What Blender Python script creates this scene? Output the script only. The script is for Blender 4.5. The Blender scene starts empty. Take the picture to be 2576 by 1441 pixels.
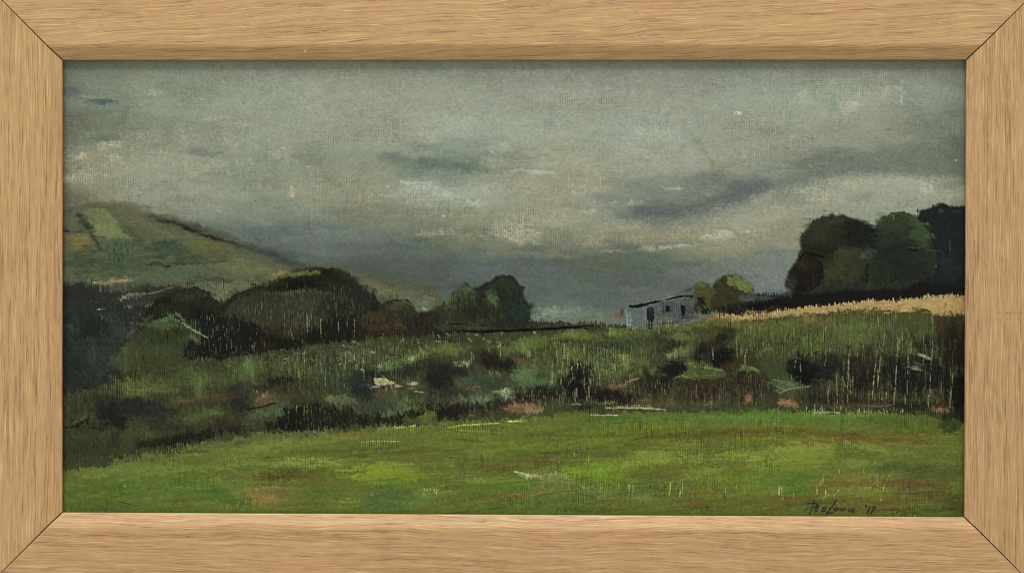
# A framed oil painting, seen straight on: four mitred oak rails round a canvas board whose
# picture is laid down stroke by stroke as coloured paint relief on the weave.
import numpy as np
import bpy, bmesh, math
from mathutils import Matrix, Vector
# ------------------------------------------------------------------ the oil painting
# The picture is painted stroke by stroke on a raster of canvas points (PX = pixel of the
# rectified photograph at 2576 px width); every raster point becomes a vertex of the canvas.
RNG = np.random.default_rng(11)
STEP = 1.5
X0, X1, Y0, Y1 = 140.0, 2446.0, 134.0, 1320.0
NX = int((X1 - X0) / STEP) + 1
NY = int((Y1 - Y0) / STEP) + 1
GX, GY = np.meshgrid(X0 + STEP * np.arange(NX), Y0 + STEP * np.arange(NY))
GX = GX.astype(np.float32); GY = GY.astype(np.float32)
CAN = np.zeros((NY, NX, 3), np.float32)       # colour as seen (sRGB 0..255)
REL = np.zeros((NY, NX), np.float32)          # paint relief
IDM = np.zeros((NY, NX), np.int16)            # which painted motif

def vnoise(shape, cx, cy, rng):
    """smooth value noise, cells of cx by cy raster points"""
    h, w = shape
    nx, ny = int(w / cx) + 3, int(h / cy) + 3
    g = rng.random((ny, nx)).astype(np.float32)
    xs = np.arange(w) / cx + rng.random(); ys = np.arange(h) / cy + rng.random()
    xi = xs.astype(int); yi = ys.astype(int)
    fx = xs - xi; fy = ys - yi
    fx = (fx * fx * (3 - 2 * fx)).astype(np.float32)[None, :]; fy = (fy * fy * (3 - 2 * fy)).astype(np.float32)[:, None]
    a = g[yi][:, xi]; b = g[yi][:, xi + 1]; c = g[yi + 1][:, xi]; d = g[yi + 1][:, xi + 1]
    return (a * (1 - fx) + b * fx) * (1 - fy) + (c * (1 - fx) + d * fx) * fy

def fbm(cx, cy, octs=4, gain=.55, rng=None):
    rng = rng or RNG
    t = np.zeros((NY, NX), np.float32); amp = 1.; s = 0.
    for o in range(octs):
        t += amp * vnoise((NY, NX), max(cx / 2**o, 1.01), max(cy / 2**o, 1.01), rng); s += amp; amp *= gain
    t = t / s
    return (t - t.mean()) / (t.std() + 1e-6)

def sstep(a, b, x):
    t = np.clip((x - a) / (b - a), 0, 1)
    return t * t * (3 - 2 * t)

# canvas weave: warp and weft threads of uneven thickness
PER = 5.72
jx = 1.3 * fbm(90, 14, 2); jy = 1.3 * fbm(14, 90, 2)
VX = .5 + .5 * np.cos(2 * np.pi * (GX + .55 * jx) / PER)         # vertical threads
VY = .5 + .5 * np.cos(2 * np.pi * (GY + .55 * jy) / PER)         # horizontal threads
N_EDGE_H = fbm(14, 5, 4); N_EDGE_V = fbm(4, 16, 4); N_EDGE = fbm(9, 9, 5)
N_FINE = fbm(3, 2.2, 2); N_STREAK_H = fbm(40, 2.2, 3); N_STREAK_V = fbm(2.0, 26, 3)
THREAD_V = fbm(1.6, 34, 2)                     # differences between one warp thread and the next
WEAVE_V = np.clip(VX * 1.0 + .22 * THREAD_V + .12 * N_FINE - .1, -.3, 1.4)     # for upright scumbling
WEAVE_H = np.clip(.55 * VY + .45 * VX + .2 * N_FINE, -.3, 1.4)
WEAVE_A = np.clip(np.maximum(VX, VY) * .75 + .25 * (VX + VY) / 2 + .2 * N_FINE, -.3, 1.4)

DROP = fbm(3.8, 3.8, 2)
OFF = {'a': 127.8, 'b': 447.2, 'c': 766.7, 'd': 1022.2}
OFX = {'1': 127.8, '2': 702.8, '3': 1277.8, '4': 1852.8}
def P(c, zx, zy):
    if c == 'f': return zx, zy
    if c == 'e1': return (1380 + zx / 2.3245) / 1.5652, (1040 + zy / 2.3245) / 1.5652
    if c == 'e2': return (2380 + zx / 4.118) / 1.5652, (1040 + zy / 4.118) / 1.5652
    return OFX[c[1]] + zx * .2483, OFF[c[0]] + zy * .2483
def scale(c):
    return {'f': 1., 'e1': 1 / 2.3245 / 1.5652, 'e2': 1 / 4.118 / 1.5652}.get(c, .2483)

def box(x0, x1, y0, y1, pad=0):
    i0 = max(int((x0 - pad - X0) / STEP), 0); i1 = min(int((x1 + pad - X0) / STEP) + 2, NX)
    j0 = max(int((y0 - pad - Y0) / STEP), 0); j1 = min(int((y1 + pad - Y0) / STEP) + 2, NY)
    return (slice(j0, j1), slice(i0, i1)) if i1 > i0 and j1 > j0 else None

def lay(sl, al, col, thick=.0, var=6):
    """lay paint: al coverage, col colour, small uneven mixing"""
    col = np.asarray(col, np.float32)
    n = (N_STREAK_H[sl] * .25 + N_FINE[sl] * .7)[..., None]
    c = col[None, None, :] * (1 + .003 * var * n)
    CAN[sl] = CAN[sl] * (1 - al[..., None]) + c * al[..., None]
    if thick: REL[sl] = REL[sl] * (1 - .6 * al) + thick * al * (1 + .35 * N_STREAK_H[sl])

WV = {'a': WEAVE_A, 'h': WEAVE_H, 'v': WEAVE_V}
def dry_gate(sl, dry, wv):
    """dry paint only catches on the raised threads"""
    if dry <= 0: return 1.
    w = WV[wv][sl]
    return sstep(dry - .28, dry + .28, w + .15)

def blob(c, zx, zy, rx, ry, col, a=.8, ang=0, e=.6, dry=0, wv='a', n='h', nz=.22, thick=.2):
    x, y = P(c, zx, zy); s = scale(c); rx *= s; ry *= s
    R = max(rx, ry) * 1.7 + 4
    sl = box(x - R, x + R, y - R, y + R)
    if sl is None: return
    t = np.radians(ang); dx = GX[sl] - x; dy = GY[sl] - y
    u = (dx * np.cos(t) + dy * np.sin(t)) / rx; v = (-dx * np.sin(t) + dy * np.cos(t)) / ry
    r = np.sqrt(u * u + v * v)
    N = {'h': N_EDGE_H, 'v': N_EDGE_V, 'a': N_EDGE}[n][sl]
    al = 1 - sstep(1 - e, 1 + e * .6, r + nz * N)
    al = al * a * dry_gate(sl, dry, wv)
    lay(sl, np.clip(al, 0, 1), col, thick)

LATE = None                # thin marks wait here until the broad paint is ragged
def seg_dist(sl, pts):
    gx = GX[sl]; gy = GY[sl]
    best = np.full(gx.shape, 1e9, np.float32); tt = np.zeros_like(best)
    L = [0.]
    for (ax, ay), (bx, by) in zip(pts[:-1], pts[1:]): L.append(L[-1] + np.hypot(bx - ax, by - ay))
    tot = max(L[-1], 1e-3)
    for k, ((ax, ay), (bx, by)) in enumerate(zip(pts[:-1], pts[1:])):
        dx, dy = bx - ax, by - ay; q = dx * dx + dy * dy + 1e-6
        t = np.clip(((gx - ax) * dx + (gy - ay) * dy) / q, 0, 1)
        d = np.hypot(gx - ax - t * dx, gy - ay - t * dy)
        m = d < best
        best = np.where(m, d, best); tt = np.where(m, (L[k] + t * np.sqrt(q)) / tot, tt)
    return best, tt

def st(c, pts, w, col, a=.9, dry=0, wv='a', taper=.5, e=.7, thick=.35, nz=.25, n='h'):
    """one brush stroke along pts, w = half width"""
    s = scale(c)
    if LATE is not None and w * s < (1.9 if c == 'f' else 3.2):
        LATE.append((c, pts, w, col, a, dry, wv, taper, e, thick, nz, n)); return
    w = max(w * s, .9)
    pts = [P(c, *p) for p in pts]
    xs = [p[0] for p in pts]; ys = [p[1] for p in pts]
    sl = box(min(xs), max(xs), min(ys), max(ys), w * 2 + 4)
    if sl is None: return
    d, t = seg_dist(sl, pts)
    ww = w * (1 - taper * (1 - np.minimum(1, 4 * np.minimum(t + .04, 1.04 - t))))
    N = {'h': N_EDGE_H, 'v': N_EDGE_V, 'a': N_EDGE}[n][sl]
    al = 1 - sstep(1 - e, 1 + e * .6, d / ww + nz * N)
    lay(sl, np.clip(al * a * dry_gate(sl, dry, wv), 0, 1), col, thick)

def blur(m, r):
    r = max(int(r), 1)
    for ax in (0, 1):
        p = np.pad(m, [(r + 1, r) if k == ax else (0, 0) for k in (0, 1)], mode='edge')
        cs = np.cumsum(p, axis=ax, dtype=np.float64)
        m = (np.take(cs, range(2 * r + 1, cs.shape[ax]), axis=ax) - np.take(cs, range(0, cs.shape[ax] - 2 * r - 1), axis=ax)) / (2 * r + 1)
    return m.astype(np.float32)

def poly(c, pts, soft=4, nz=.3, n='a'):
    """coverage of a polygon with a painterly edge; soft in px"""
    pts = [P(c, *p) for p in pts]
    xs = [p[0] for p in pts]; ys = [p[1] for p in pts]
    sl = box(min(xs), max(xs), min(ys), max(ys), soft * 3 + 6)
    gx = GX[sl]; gy = GY[sl]; ins = np.zeros(gx.shape, bool)
    for (ax, ay), (bx, by) in zip(pts, pts[1:] + pts[:1]):
        if ay == by: continue
        cr = ((ay > gy) != (by > gy)) & (gx < (bx - ax) * (gy - ay) / (by - ay) + ax)
        ins ^= cr
    m = blur(blur(ins.astype(np.float32), soft / STEP), soft / STEP)
    N = {'h': N_EDGE_H, 'v': N_EDGE_V, 'a': N_EDGE}[n][sl]
    m = sstep(.3, .7, m + nz * .5 * N * (4 * m * (1 - m)))
    return sl, m

def fillp(c, pts, col, a=1., soft=4, nz=.3, n='a', motif=None, dry=0, wv='a', thick=.2):
    sl, m = poly(c, pts, soft, nz, n)
    lay(sl, m * a * dry_gate(sl, dry, wv), col, thick)
    if motif is not None: IDM[sl][m > .5] = motif
    return sl, m

def strokes(c, pts, cols, count, ln, w, ang=0, spread=15, a=.7, dry=0, wv='a', soft=3, thick=.3, seed=None, e=.7):
    """many brush marks scattered inside a polygon"""
    rng = np.random.default_rng(seed if seed is not None else RNG.integers(1 << 30))
    sl, m = poly(c, pts, soft, .2)
    jj, ii = np.nonzero(m > .5)
    if len(jj) == 0: return
    for k in rng.integers(0, len(jj), count):
        x = GX[sl][jj[k], ii[k]]; y = GY[sl][jj[k], ii[k]]
        t = np.radians(ang + rng.normal(0, spread)); l = ln * rng.uniform(.5, 1.4)
        dx, dy = np.cos(t) * l / 2, np.sin(t) * l / 2
        b = rng.normal(0, .06) * l
        col = np.array(cols[rng.integers(len(cols))], float) * rng.uniform(.9, 1.1)
        ww = w * rng.uniform(.6, 1.3)
        p = [(x - dx, y - dy), (x - dy / l * b, y + dx / l * b), (x + dx, y + dy)]
        st('f', p, ww, col, a * rng.uniform(.6, 1), dry, wv, .6, e, thick)

def reeds(c, pts, cols, count, ln, w=1.1, lean=4, a=.8, dry=.35, seed=None, thick=.5):
    strokes(c, pts, cols, count, ln, w, 90, lean, a, dry, 'v', 2, thick, seed, .6)

# ---------------------------------------------------------------- sky
XS = [140, 215, 400, 650, 900, 1150, 1400, 1650, 1900, 2150, 2320, 2446]
YS = [134, 250, 330, 410, 480, 540, 600, 650, 700, 760, 840]
SKY = [
 [(116,122,112),(126,132,120),(140,146,132),(146,150,137),(147,150,137),(146,150,138),(148,150,139),(146,148,138),(142,147,136),(140,144,132),(134,138,126),(126,130,120)],
 [(112,119,108),(122,130,118),(141,146,130),(150,156,142),(151,154,139),(150,154,142),(152,153,142),(153,155,144),(152,158,146),(157,162,149),(142,146,134),(128,132,121)],
 [(110,112,96),(116,120,106),(132,136,119),(149,153,140),(151,152,136),(158,164,152),(153,158,146),(158,163,152),(150,153,141),(147,148,134),(130,134,122),(114,118,106)],
 [(124,122,102),(150,146,126),(146,150,133),(141,146,131),(137,141,125),(112,123,113),(157,156,139),(155,158,146),(146,147,133),(122,128,118),(114,119,109),(104,108,98)],
 [(100,98,82),(140,138,118),(151,153,138),(146,149,131),(150,149,131),(160,165,152),(158,155,136),(127,134,126),(113,123,117),(160,161,145),(160,162,146),(146,150,135)],
 [(94,92,76),(110,108,90),(136,136,120),(128,134,124),(127,130,116),(141,141,123),(155,153,135),(106,114,109),(158,157,140),(152,152,137),(150,152,138),(142,144,132)],
 [(84,88,80),(90,96,88),(98,104,96),(99,110,107),(107,117,113),(118,121,106),(130,130,114),(148,144,124),(150,146,128),(140,138,122),(130,130,118),(124,124,114)],
 [(80,88,88),(80,88,88),(82,90,90),(83,93,94),(90,98,95),(85,93,89),(92,102,97),(100,107,94),(120,126,119),(122,128,120),(120,124,116),(120,124,116)],
 [(80,88,88),(80,88,88),(80,88,88),(82,90,90),(80,86,80),(86,96,94),(88,100,98),(88,98,94),(117,127,123),(122,130,126),(116,122,118),(116,122,118)],
 [(84,92,90),(84,92,90),(84,92,90),(84,92,90),(88,96,84),(92,104,101),(96,109,104),(95,106,101),(108,120,117),(110,120,116),(110,120,116),(110,120,116)],
 [(90,98,90),(90,98,90),(90,98,90),(90,98,90),(98,106,90),(104,118,108),(114,128,114),(104,112,102),(104,112,108),(104,112,108),(104,112,108),(104,112,108)],
]
def sky():
    g = np.array(SKY, np.float32)
    wx = GX + 16 * fbm(70, 30, 3); wy = GY + 10 * fbm(90, 24, 3)
    xi = np.clip(np.searchsorted(XS, wx) - 1, 0, len(XS) - 2); yi = np.clip(np.searchsorted(YS, wy) - 1, 0, len(YS) - 2)
    xa = np.array(XS, np.float32); ya = np.array(YS, np.float32)
    fx = np.clip((wx - xa[xi]) / (xa[xi + 1] - xa[xi]), 0, 1); fy = np.clip((wy - ya[yi]) / (ya[yi + 1] - ya[yi]), 0, 1)
    fx = (fx * fx * (3 - 2 * fx))[..., None]; fy = (fy * fy * (3 - 2 * fy))[..., None]
    CAN[:] = (g[yi, xi] * (1 - fx) + g[yi, xi + 1] * fx) * (1 - fy) + (g[yi + 1, xi] * (1 - fx) + g[yi + 1, xi + 1] * fx) * fy
    # mottling: warm and cool touches side by side
    m = fbm(60, 18, 4); CAN[..., 0] += .7 * m - 1.5; CAN[..., 1] += 1.2; CAN[..., 2] -= .5 * m
    CAN[:] *= (1 + .012 * fbm(60, 22, 4))[..., None]
    full = [(140,134),(2446,134),(2446,620),(140,620)]
    strokes('f', full, [(160,166,152),(150,152,140),(140,146,136),(164,162,145),(146,154,148)], 420, 60, 7, 0, 10, .16, .25, 'a', 3, .2, 5, .9)
    low = [(620,610),(1900,640),(1930,790),(700,690)]
    strokes('f', low, [(84,96,98),(94,104,100),(98,112,110),(88,94,86)], 160, 70, 7, 0, 8, .3, 0, 'h', 3, .15, 6, .9)
    B = blob
    B('a1',180,420,190,60,(84,98,98),.55,10); B('a1',500,520,160,34,(72,94,92),.8,6); B('a1',430,470,180,18,(150,158,146),.35,0,dry=.5,wv='h')
    B('a1',240,700,200,110,(104,108,94),.5); B('a1',1060,430,80,40,(171,174,158),.6,0,dry=.55,wv='h')
    B('a1',620,950,130,40,(176,174,156),.85,-8,dry=.55); B('a1',330,1060,60,40,(181,178,160),.8,dry=.5); B('a1',650,1090,60,40,(178,172,154),.75,dry=.5)
    B('a1',330,1290,190,70,(170,166,147),.7,0,dry=.55); B('a1',1400,870,200,90,(167,168,151),.55,10,dry=.55); B('a1',1780,900,140,70,(167,169,154),.6,dry=.55)
    B('a1',960,850,200,50,(167,168,150),.5,-8,dry=.55); B('a1',1560,1030,170,40,(104,110,110),.55,8); B('a1',1180,800,110,60,(122,130,122),.5)
    B('a1',1650,690,110,30,(170,174,158),.5,0,dry=.5); B('a1',2330,1030,180,60,(167,168,151),.5,dry=.55); B('a1',2000,1150,130,50,(163,165,148),.5,dry=.55)
    B('a1',1500,1240,120,60,(164,165,148),.5,dry=.55); B('a1',2260,1350,110,70,(120,124,112),.4)
    B('a2',300,1080,160,70,(118,122,106),.5,4); B('a2',80,990,80,30,(167,165,147),.6,dry=.55); B('a2',1500,1130,210,44,(98,112,104),.7,6); B('a2',1850,1180,140,30,(100,114,108),.7,4)
    B('a2',1130,1060,110,26,(112,120,116),.55,8); B('a2',1480,860,180,70,(168,171,158),.55,dry=.5); B('a2',2200,960,170,60,(161,169,158),.5); B('a2',2150,1030,60,14,(177,179,167),.6,20,dry=.4)
    B('a2',1000,700,260,120,(150,152,134),.4); B('a2',2150,1130,160,60,(167,166,148),.5,dry=.55); B('a2',1330,1380,110,60,(174,181,170),.6,dry=.55)
    B('b2',1430,90,170,50,(174,182,171),.7,4,dry=.5); B('b2',1750,190,170,40,(170,181,171),.7,6,dry=.5); B('b2',1960,250,120,34,(176,185,176),.7,6,dry=.45); B('b2',1080,180,120,16,(167,178,170),.6,0,dry=.5)
    B('b2',780,180,150,60,(154,147,130),.3); B('b2',120,130,40,40,(180,171,156),.75,0,dry=.3); B('b2',130,180,18,20,(190,181,168),.8); B('b2',1650,385,26,9,(191,192,177),.8,0,e=.4)
    B('b2',1900,600,130,44,(148,136,114),.4,0,dry=.2); B('b2',2350,560,230,70,(170,168,148),.75,0,dry=.5); B('b2',1540,560,170,40,(168,164,142),.5,dry=.5); B('b2',2300,480,170,60,(166,166,148),.5,dry=.5)
    B('b2',1850,330,150,40,(140,134,112),.5); B('b2',800,620,300,30,(100,112,112),.35); B('b2',130,780,220,34,(76,88,92),.6,6); B('b2',900,850,240,60,(80,86,84),.4)
    B('b2',2000,900,260,90,(92,110,112),.4); B('b2',2250,1000,150,30,(106,122,122),.4,0,dry=.3)
    B('a3',120,1215,110,10,(174,182,174),.8,0,dry=.4); B('a3',330,1230,190,14,(176,185,176),.8,2,dry=.45); B('a3',430,1160,200,24,(158,163,154),.5,dry=.4)
    B('a3',850,1230,190,110,(167,165,144),.5,0,dry=.5); B('a3',780,1400,190,60,(176,174,154),.6,dry=.5); B('a3',1330,800,60,40,(170,175,164),.5,-30,dry=.4); B('a3',1500,690,80,50,(167,174,163),.5,-30)
    B('a3',2330,635,44,13,(199,199,187),.85,-8,e=.5); B('a3',1950,960,130,30,(138,140,112),.65,50); B('a3',2050,1120,60,18,(128,130,100),.7,60); B('a3',1280,1000,200,80,(158,164,152),.4)
    B('a3',2000,1290,260,60,(114,124,114),.6,-10); B('a3',2330,1400,160,70,(104,114,112),.6,-14)
    B('b3',1500,335,260,56,(92,102,102),.75,-4); B('b3',1330,330,80,34,(86,96,100),.6); B('b3',1950,270,230,54,(104,114,106),.7,-14); B('b3',2350,170,180,64,(104,114,110),.7,-12); B('b3',1250,250,150,24,(163,168,156),.5,0,dry=.5)
    B('b3',900,270,220,40,(150,160,154),.5,0,dry=.5); B('b3',830,345,90,18,(173,175,161),.7,dry=.45); B('b3',1700,105,110,18,(177,179,164),.7,0,dry=.4); B('b3',2030,175,40,14,(184,185,170),.7,20)
    B('b3',150,600,210,80,(173,171,150),.7,0,dry=.5); B('b3',880,660,160,80,(166,160,136),.5,0,dry=.5); B('b3',1440,620,200,90,(154,149,128),.4); B('b3',1000,500,260,60,(164,160,140),.5,dry=.5)
    B('b3',1750,690,130,22,(177,181,167),.8,-5,dry=.45); B('b3',1500,715,160,22,(170,175,161),.7,-3,dry=.45); B('b3',2130,590,180,34,(178,185,173),.8,-6,dry=.45); B('b3',2180,560,60,24,(187,189,176),.7,0,dry=.4)
    B('b3',1060,745,140,10,(173,165,144),.7,0,dry=.4); B('b3',2400,550,120,12,(176,181,168),.6,-4,dry=.4); B('b3',950,720,200,20,(126,118,98),.4)
    B('b3',1000,900,320,120,(94,100,82),.45); B('b3',700,1000,200,60,(98,104,88),.4); B('b3',1750,960,260,60,(108,120,120),.5); B('b3',1700,870,180,40,(90,100,98),.4)
    B('b3',420,1360,160,60,(126,140,116),.75,0,dry=.35); B('b3',680,1370,150,44,(112,126,110),.6,dry=.35); B('b3',960,1290,260,30,(88,98,98),.5); B('b3',1300,1330,130,60,(96,108,104),.5)
    B('a4',680,440,60,40,(174,178,161),.7,-40,dry=.35,n='v'); B('a4',640,500,130,60,(163,168,153),.5,n='v'); B('a4',1120,570,70,80,(176,179,164),.7,20,dry=.35,n='v'); B('a4',1230,500,60,80,(173,176,161),.6,10,dry=.35,n='v')
    B('a4',1500,420,34,70,(176,179,164),.7,4,dry=.3,n='v'); B('a4',1668,480,12,80,(184,191,179),.8,0,dry=.2,n='v'); B('a4',1640,390,30,34,(170,176,163),.6,0,n='v'); B('a4',1690,310,40,30,(160,168,152),.5); B('a4',960,330,60,40,(163,166,153),.5)
    B('a4',20,640,30,16,(197,198,186),.8); B('a4',980,560,60,100,(132,148,138),.5); B('a4',1545,795,44,7,(110,112,92),.8,0,e=.4); B('a4',550,870,90,14,(167,169,154),.6,8,dry=.4)
    B('a4',1040,1010,190,40,(114,124,116),.55,-12); B('a4',700,1130,230,60,(106,116,108),.6,-10); B('a4',350,1180,200,70,(110,122,114),.5,-10); B('a4',1350,1190,240,34,(116,122,110),.5)
    B('a4',1620,1295,150,9,(177,175,156),.8,-6,dry=.35); B('a4',1100,1330,260,50,(164,164,146),.5,0,dry=.5); B('a4',780,1400,180,40,(166,166,148),.6,dry=.5); B('a4',1930,1400,60,50,(176,179,163),.7,0,dry=.45,n='v'); B('a4',2050,830,260,120,(112,116,106),.35)
    B('a4',2250,1050,140,200,(100,102,90),.4); B('a4',60,1380,160,60,(92,102,104),.6,-8)
    B('b4',860,190,160,70,(176,174,151),.7,0,dry=.5); B('b4',720,150,80,30,(180,178,156),.6,0,dry=.45); B('b4',120,530,150,24,(171,176,163),.6,0,dry=.45); B('b4',1400,290,170,60,(158,168,153),.6,0,dry=.45,wv='v',n='v')
    B('b4',1250,190,140,50,(122,132,124),.5,-10); B('b4',1930,130,70,50,(176,179,161),.6,0,dry=.45,n='v'); B('b4',2120,170,130,60,(162,164,148),.5,dry=.5); B('b4',2240,250,70,50,(120,118,104),.5)
    B('b4',780,410,60,30,(170,176,161),.6,30,dry=.3); B('b4',1320,420,110,44,(128,150,130),.6); B('b4',1290,480,110,14,(80,104,92),.6); B('b4',880,395,50,22,(130,160,142),.6,20)
    B('b4',300,760,260,30,(104,112,106),.4); B('b4',300,1000,220,140,(118,130,128),.5); B('b4',220,1180,200,34,(124,134,132),.5,0,dry=.4); B('b4',470,880,60,120,(112,122,118),.5)
    S = st
    S('f',[(1560,545),(1680,532),(1800,505),(1920,470),(2060,432),(2220,405),(2360,398)],26,(106,114,108),.55,taper=.6,e=1.2); S('f',[(1590,540),(1700,530),(1830,500),(1930,470)],15,(92,101,100),.6,e=1.2)
    S('f',[(1500,560),(1700,575),(1850,560),(2000,520)],20,(158,157,141),.5,.3,e=1.2); S('f',[(1900,500),(2050,478),(2250,455),(2400,450)],18,(164,166,150),.5,.4,e=1.2)
    S('f',[(1500,430),(1650,415),(1850,385),(2000,345)],22,(158,160,146),.4,.35,e=1.2); S('f',[(960,395),(1080,415),(1230,432)],14,(106,116,108),.5,e=1.2)
    S('f',[(180,455),(260,420),(420,400),(560,420)],26,(166,165,148),.4,.4,e=1.2); S('f',[(220,330),(400,345),(620,330)],14,(132,136,124),.4,e=1.2)
    for k in range(46):     # flecks and pinholes in the thin paint
        x = RNG.uniform(170, 2420); y = RNG.uniform(175, 600)
        B('f', x, y, RNG.uniform(1.2, 2.6), RNG.uniform(1, 1.8), [(206,204,190),(84,88,80)][k % 2], .7, 0, .5)

def weave_over(y0, y1, strength, patch):
    """thin paint: pits between the threads stay dark, thread tops catch the pale paint"""
    m = sstep(y0 - 30, y0 + 30, GY) * (1 - sstep(y1 - 30, y1 + 30, GY)) * np.clip(blur((IDM == SKY_).astype(np.float32), 1), 0, 1)
    pit = sstep(.45, .95, (1 - VX) * (1 - VY) * (1.05 + .3 * DROP) + .05 * N_FINE)
    vt = sstep(.55, 1.0, VX + .12 * THREAD_V + .1 * N_FINE) * np.clip(.5 + .5 * fbm(5, 26, 2), 0, 1.3)
    ht = sstep(.55, 1.0, VY + .1 * N_FINE) * np.clip(.5 + .5 * fbm(26, 5, 2), 0, 1.3)
    k = np.clip(.25 + .6 * patch, 0, 1.3) * m * strength
    CAN[:] *= (1 - .36 * k * pit)[..., None]
    CAN[:] += (k * (np.maximum(vt, ht) - .42))[..., None] * np.array([25., 24., 20.]) * (CAN.mean(-1, keepdims=True) / 150.)
# ---------------------------------------------------------------- motifs (numbers of the painted parts)
SKY_, HILL, FARFIELD, LINE, STUBBLE, HEDGE, MEADOW = 1, 2, 3, 4, 5, 6, 7
SHED, SHEDROOF, SHEDDOOR, SHEDWIN, SHEDWIN2 = 8, 9, 10, 11, 12
T_LOW, T_ROUND, T_RUST, T_OLIVE, T_DARK, T_SMALL, T_LIT, T_CLUMPA, T_CLUMPB, T_SLATE, T_BROWN, T_SHADE = range(20, 32)

def soft_st(c, pts, w, col, a=.9, *r, **k):
    k['e'] = 1.25
    return st(c, pts, w * 1.15, col, a * .85, *r, **k)

def hill():
    pts = [(20,360),(130,330),(250,290),(370,252),(600,250),(760,292),(1000,365),(1240,432),(1500,495),(1900,612),(2150,705),(2400,800),(2573,850),(2900,900),(3150,945),(3400,1010),(3560,1050),(3900,1100),(3940,1330),(3700,1440),(20,1700)]
    fillp('b1', pts, (84,86,66), 1, 3, .35, 'h', HILL)
    B = blob; S = soft_st
    B('b1',700,300,420,60,(104,98,82),.75,12); B('b1',1000,430,280,50,(86,82,68),.7,16); B('b1',180,380,90,90,(84,82,66),.6)
    strokes('b1',[(150,340),(900,420),(2300,860),(2300,980),(200,1000)],[(84,88,62),(78,84,60),(92,94,64),(70,80,58)],260,60,4,14,10,.45,.1,'h',3,.2,21)
    B('b1',1100,620,330,80,(84,84,62),.6,18); B('b1',1000,510,200,40,(104,98,64),.45,24)
    lay(*poly('b1',[(140,340),(370,270),(1000,390),(1900,640),(2500,880),(2300,1040),(1300,1060),(140,1060)],14,.3)[:1]+(poly('b1',[(140,340),(370,270),(1000,390),(1900,640),(2500,880),(2300,1040),(1300,1060),(140,1060)],14,.3)[1]*.4,), (90,102,77))
    # bright field and its hedges
    fillp('b1',[(330,330),(560,318),(640,420),(730,530),(850,615),(560,640),(450,590),(400,480)],(104,114,77),.85,3,.5,'h')
    fillp('b1',[(420,470),(600,400),(690,510),(800,600),(500,600)],(112,121,83),.7,5,.4,'h')
    S('b1',[(270,370),(340,460),(420,560),(470,660),(490,720)],28,(46,56,42),1.)
    S('b1',[(700,480),(800,550),(900,640),(960,700)],40,(66,72,50),.95); S('b1',[(330,320),(520,330),(700,470),(860,620)],10,(120,126,92),.35); S('b1',[(760,330),(1000,470),(1300,640),(1500,760)],12,(112,112,76),.5); S('b1',[(470,600),(560,600)],9,(58,68,46),.8)
    S('b1',[(140,545),(240,545),(330,535)],12,(50,52,46),.7); B('b1',150,530,30,26,(46,50,50),.7)
    B('b1',280,650,150,70,(122,106,56),.85,-4,dry=.25,wv='h'); B('b1',230,610,90,30,(112,98,60),.6); B('b1',340,585,70,20,(124,112,60),.5); B('b1',280,710,110,22,(120,104,58),.6,dry=.3)
    # dark ridge
    S('b1',[(380,265),(520,300),(640,290),(740,300)],16,(84,80,66),.6); S('b1',[(1000,390),(1250,465),(1500,545),(1700,620),(1900,690)],40,(58,56,47),.95); S('b1',[(1180,440),(1400,520),(1560,580),(1760,640)],16,(42,42,33),.95,.1,'a')
    S('b1',[(1250,420),(1500,490),(1750,570),(1900,610)],22,(78,78,72),.7,.2,'h'); B('b1',1480,480,50,14,(54,56,52),.6)
    S('b1',[(1800,650),(2000,710),(2200,775),(2400,840)],18,(52,56,50),.8); S('b1',[(1880,690),(2100,740),(2300,810),(2500,880)],50,(66,72,66),.7); S('b1',[(2100,740),(2350,820),(2573,890)],34,(60,68,70),.6)
    # green middle
    B('b1',700,860,560,150,(62,76,54),.75); B('b1',1250,740,420,90,(60,74,58),.7); B('b1',1150,700,150,50,(54,70,60),.6); B('b1',300,830,200,110,(62,70,54),.7)
    B('b1',680,680,160,60,(58,78,54),.6,0,dry=.3,wv='v',n='v'); reeds('b1',[(540,650),(880,640),(860,800),(600,840)],[(30,40,30),(36,46,34)],26,12,1.1,3,.6,.3,31)
    B('b1',1600,700,230,80,(98,98,54),.7,8); B('b1',1580,690,70,40,(112,112,56),.6,0,dry=.3,wv='v'); S('b1',[(1560,680),(1650,760),(1760,800)],16,(66,68,44),.6); S('b1',[(1400,800),(1650,800),(1850,840)],16,(72,72,50),.6)
    B('b1',1780,760,60,16,(66,66,46),.5)
    S('b1',[(980,890),(1090,870),(1200,890),(1330,870),(1560,860),(1750,840)],13,(42,50,40),.85); S('b1',[(1050,840),(1250,820),(1600,830)],30,(62,68,50),.7); S('b1',[(1150,905),(1210,895)],9,(34,42,34),.8)
    B('b1',1300,950,330,60,(76,92,68),.75,-2); B('b1',1900,900,330,60,(96,100,70),.65,4); B('b1',2080,950,260,60,(108,108,72),.6,4); B('b1',2320,985,100,26,(150,124,76),.75,-6,dry=.2); B('b1',2230,1020,150,26,(112,108,70),.6)
    S('b1',[(1380,1085),(1480,1050),(1620,1040),(1850,1040)],16,(50,58,52),.8); S('b1',[(1470,1040),(1700,1015),(1820,1005)],22,(72,78,66),.6); S('b1',[(1430,1090),(1560,1070),(1640,1065)],14,(84,100,96),.6)
    fillp('b1',[(1540,1090),(1800,1060),(2200,1050),(2000,1130),(1800,1240),(1700,1260),(1600,1180)],(96,102,72),.85,3,.4); B('b1',1750,1140,110,60,(106,112,78),.5)
    B('b1',1000,1060,330,50,(72,84,62),.6); B('b1',1150,1010,300,36,(80,96,70),.6)
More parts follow.
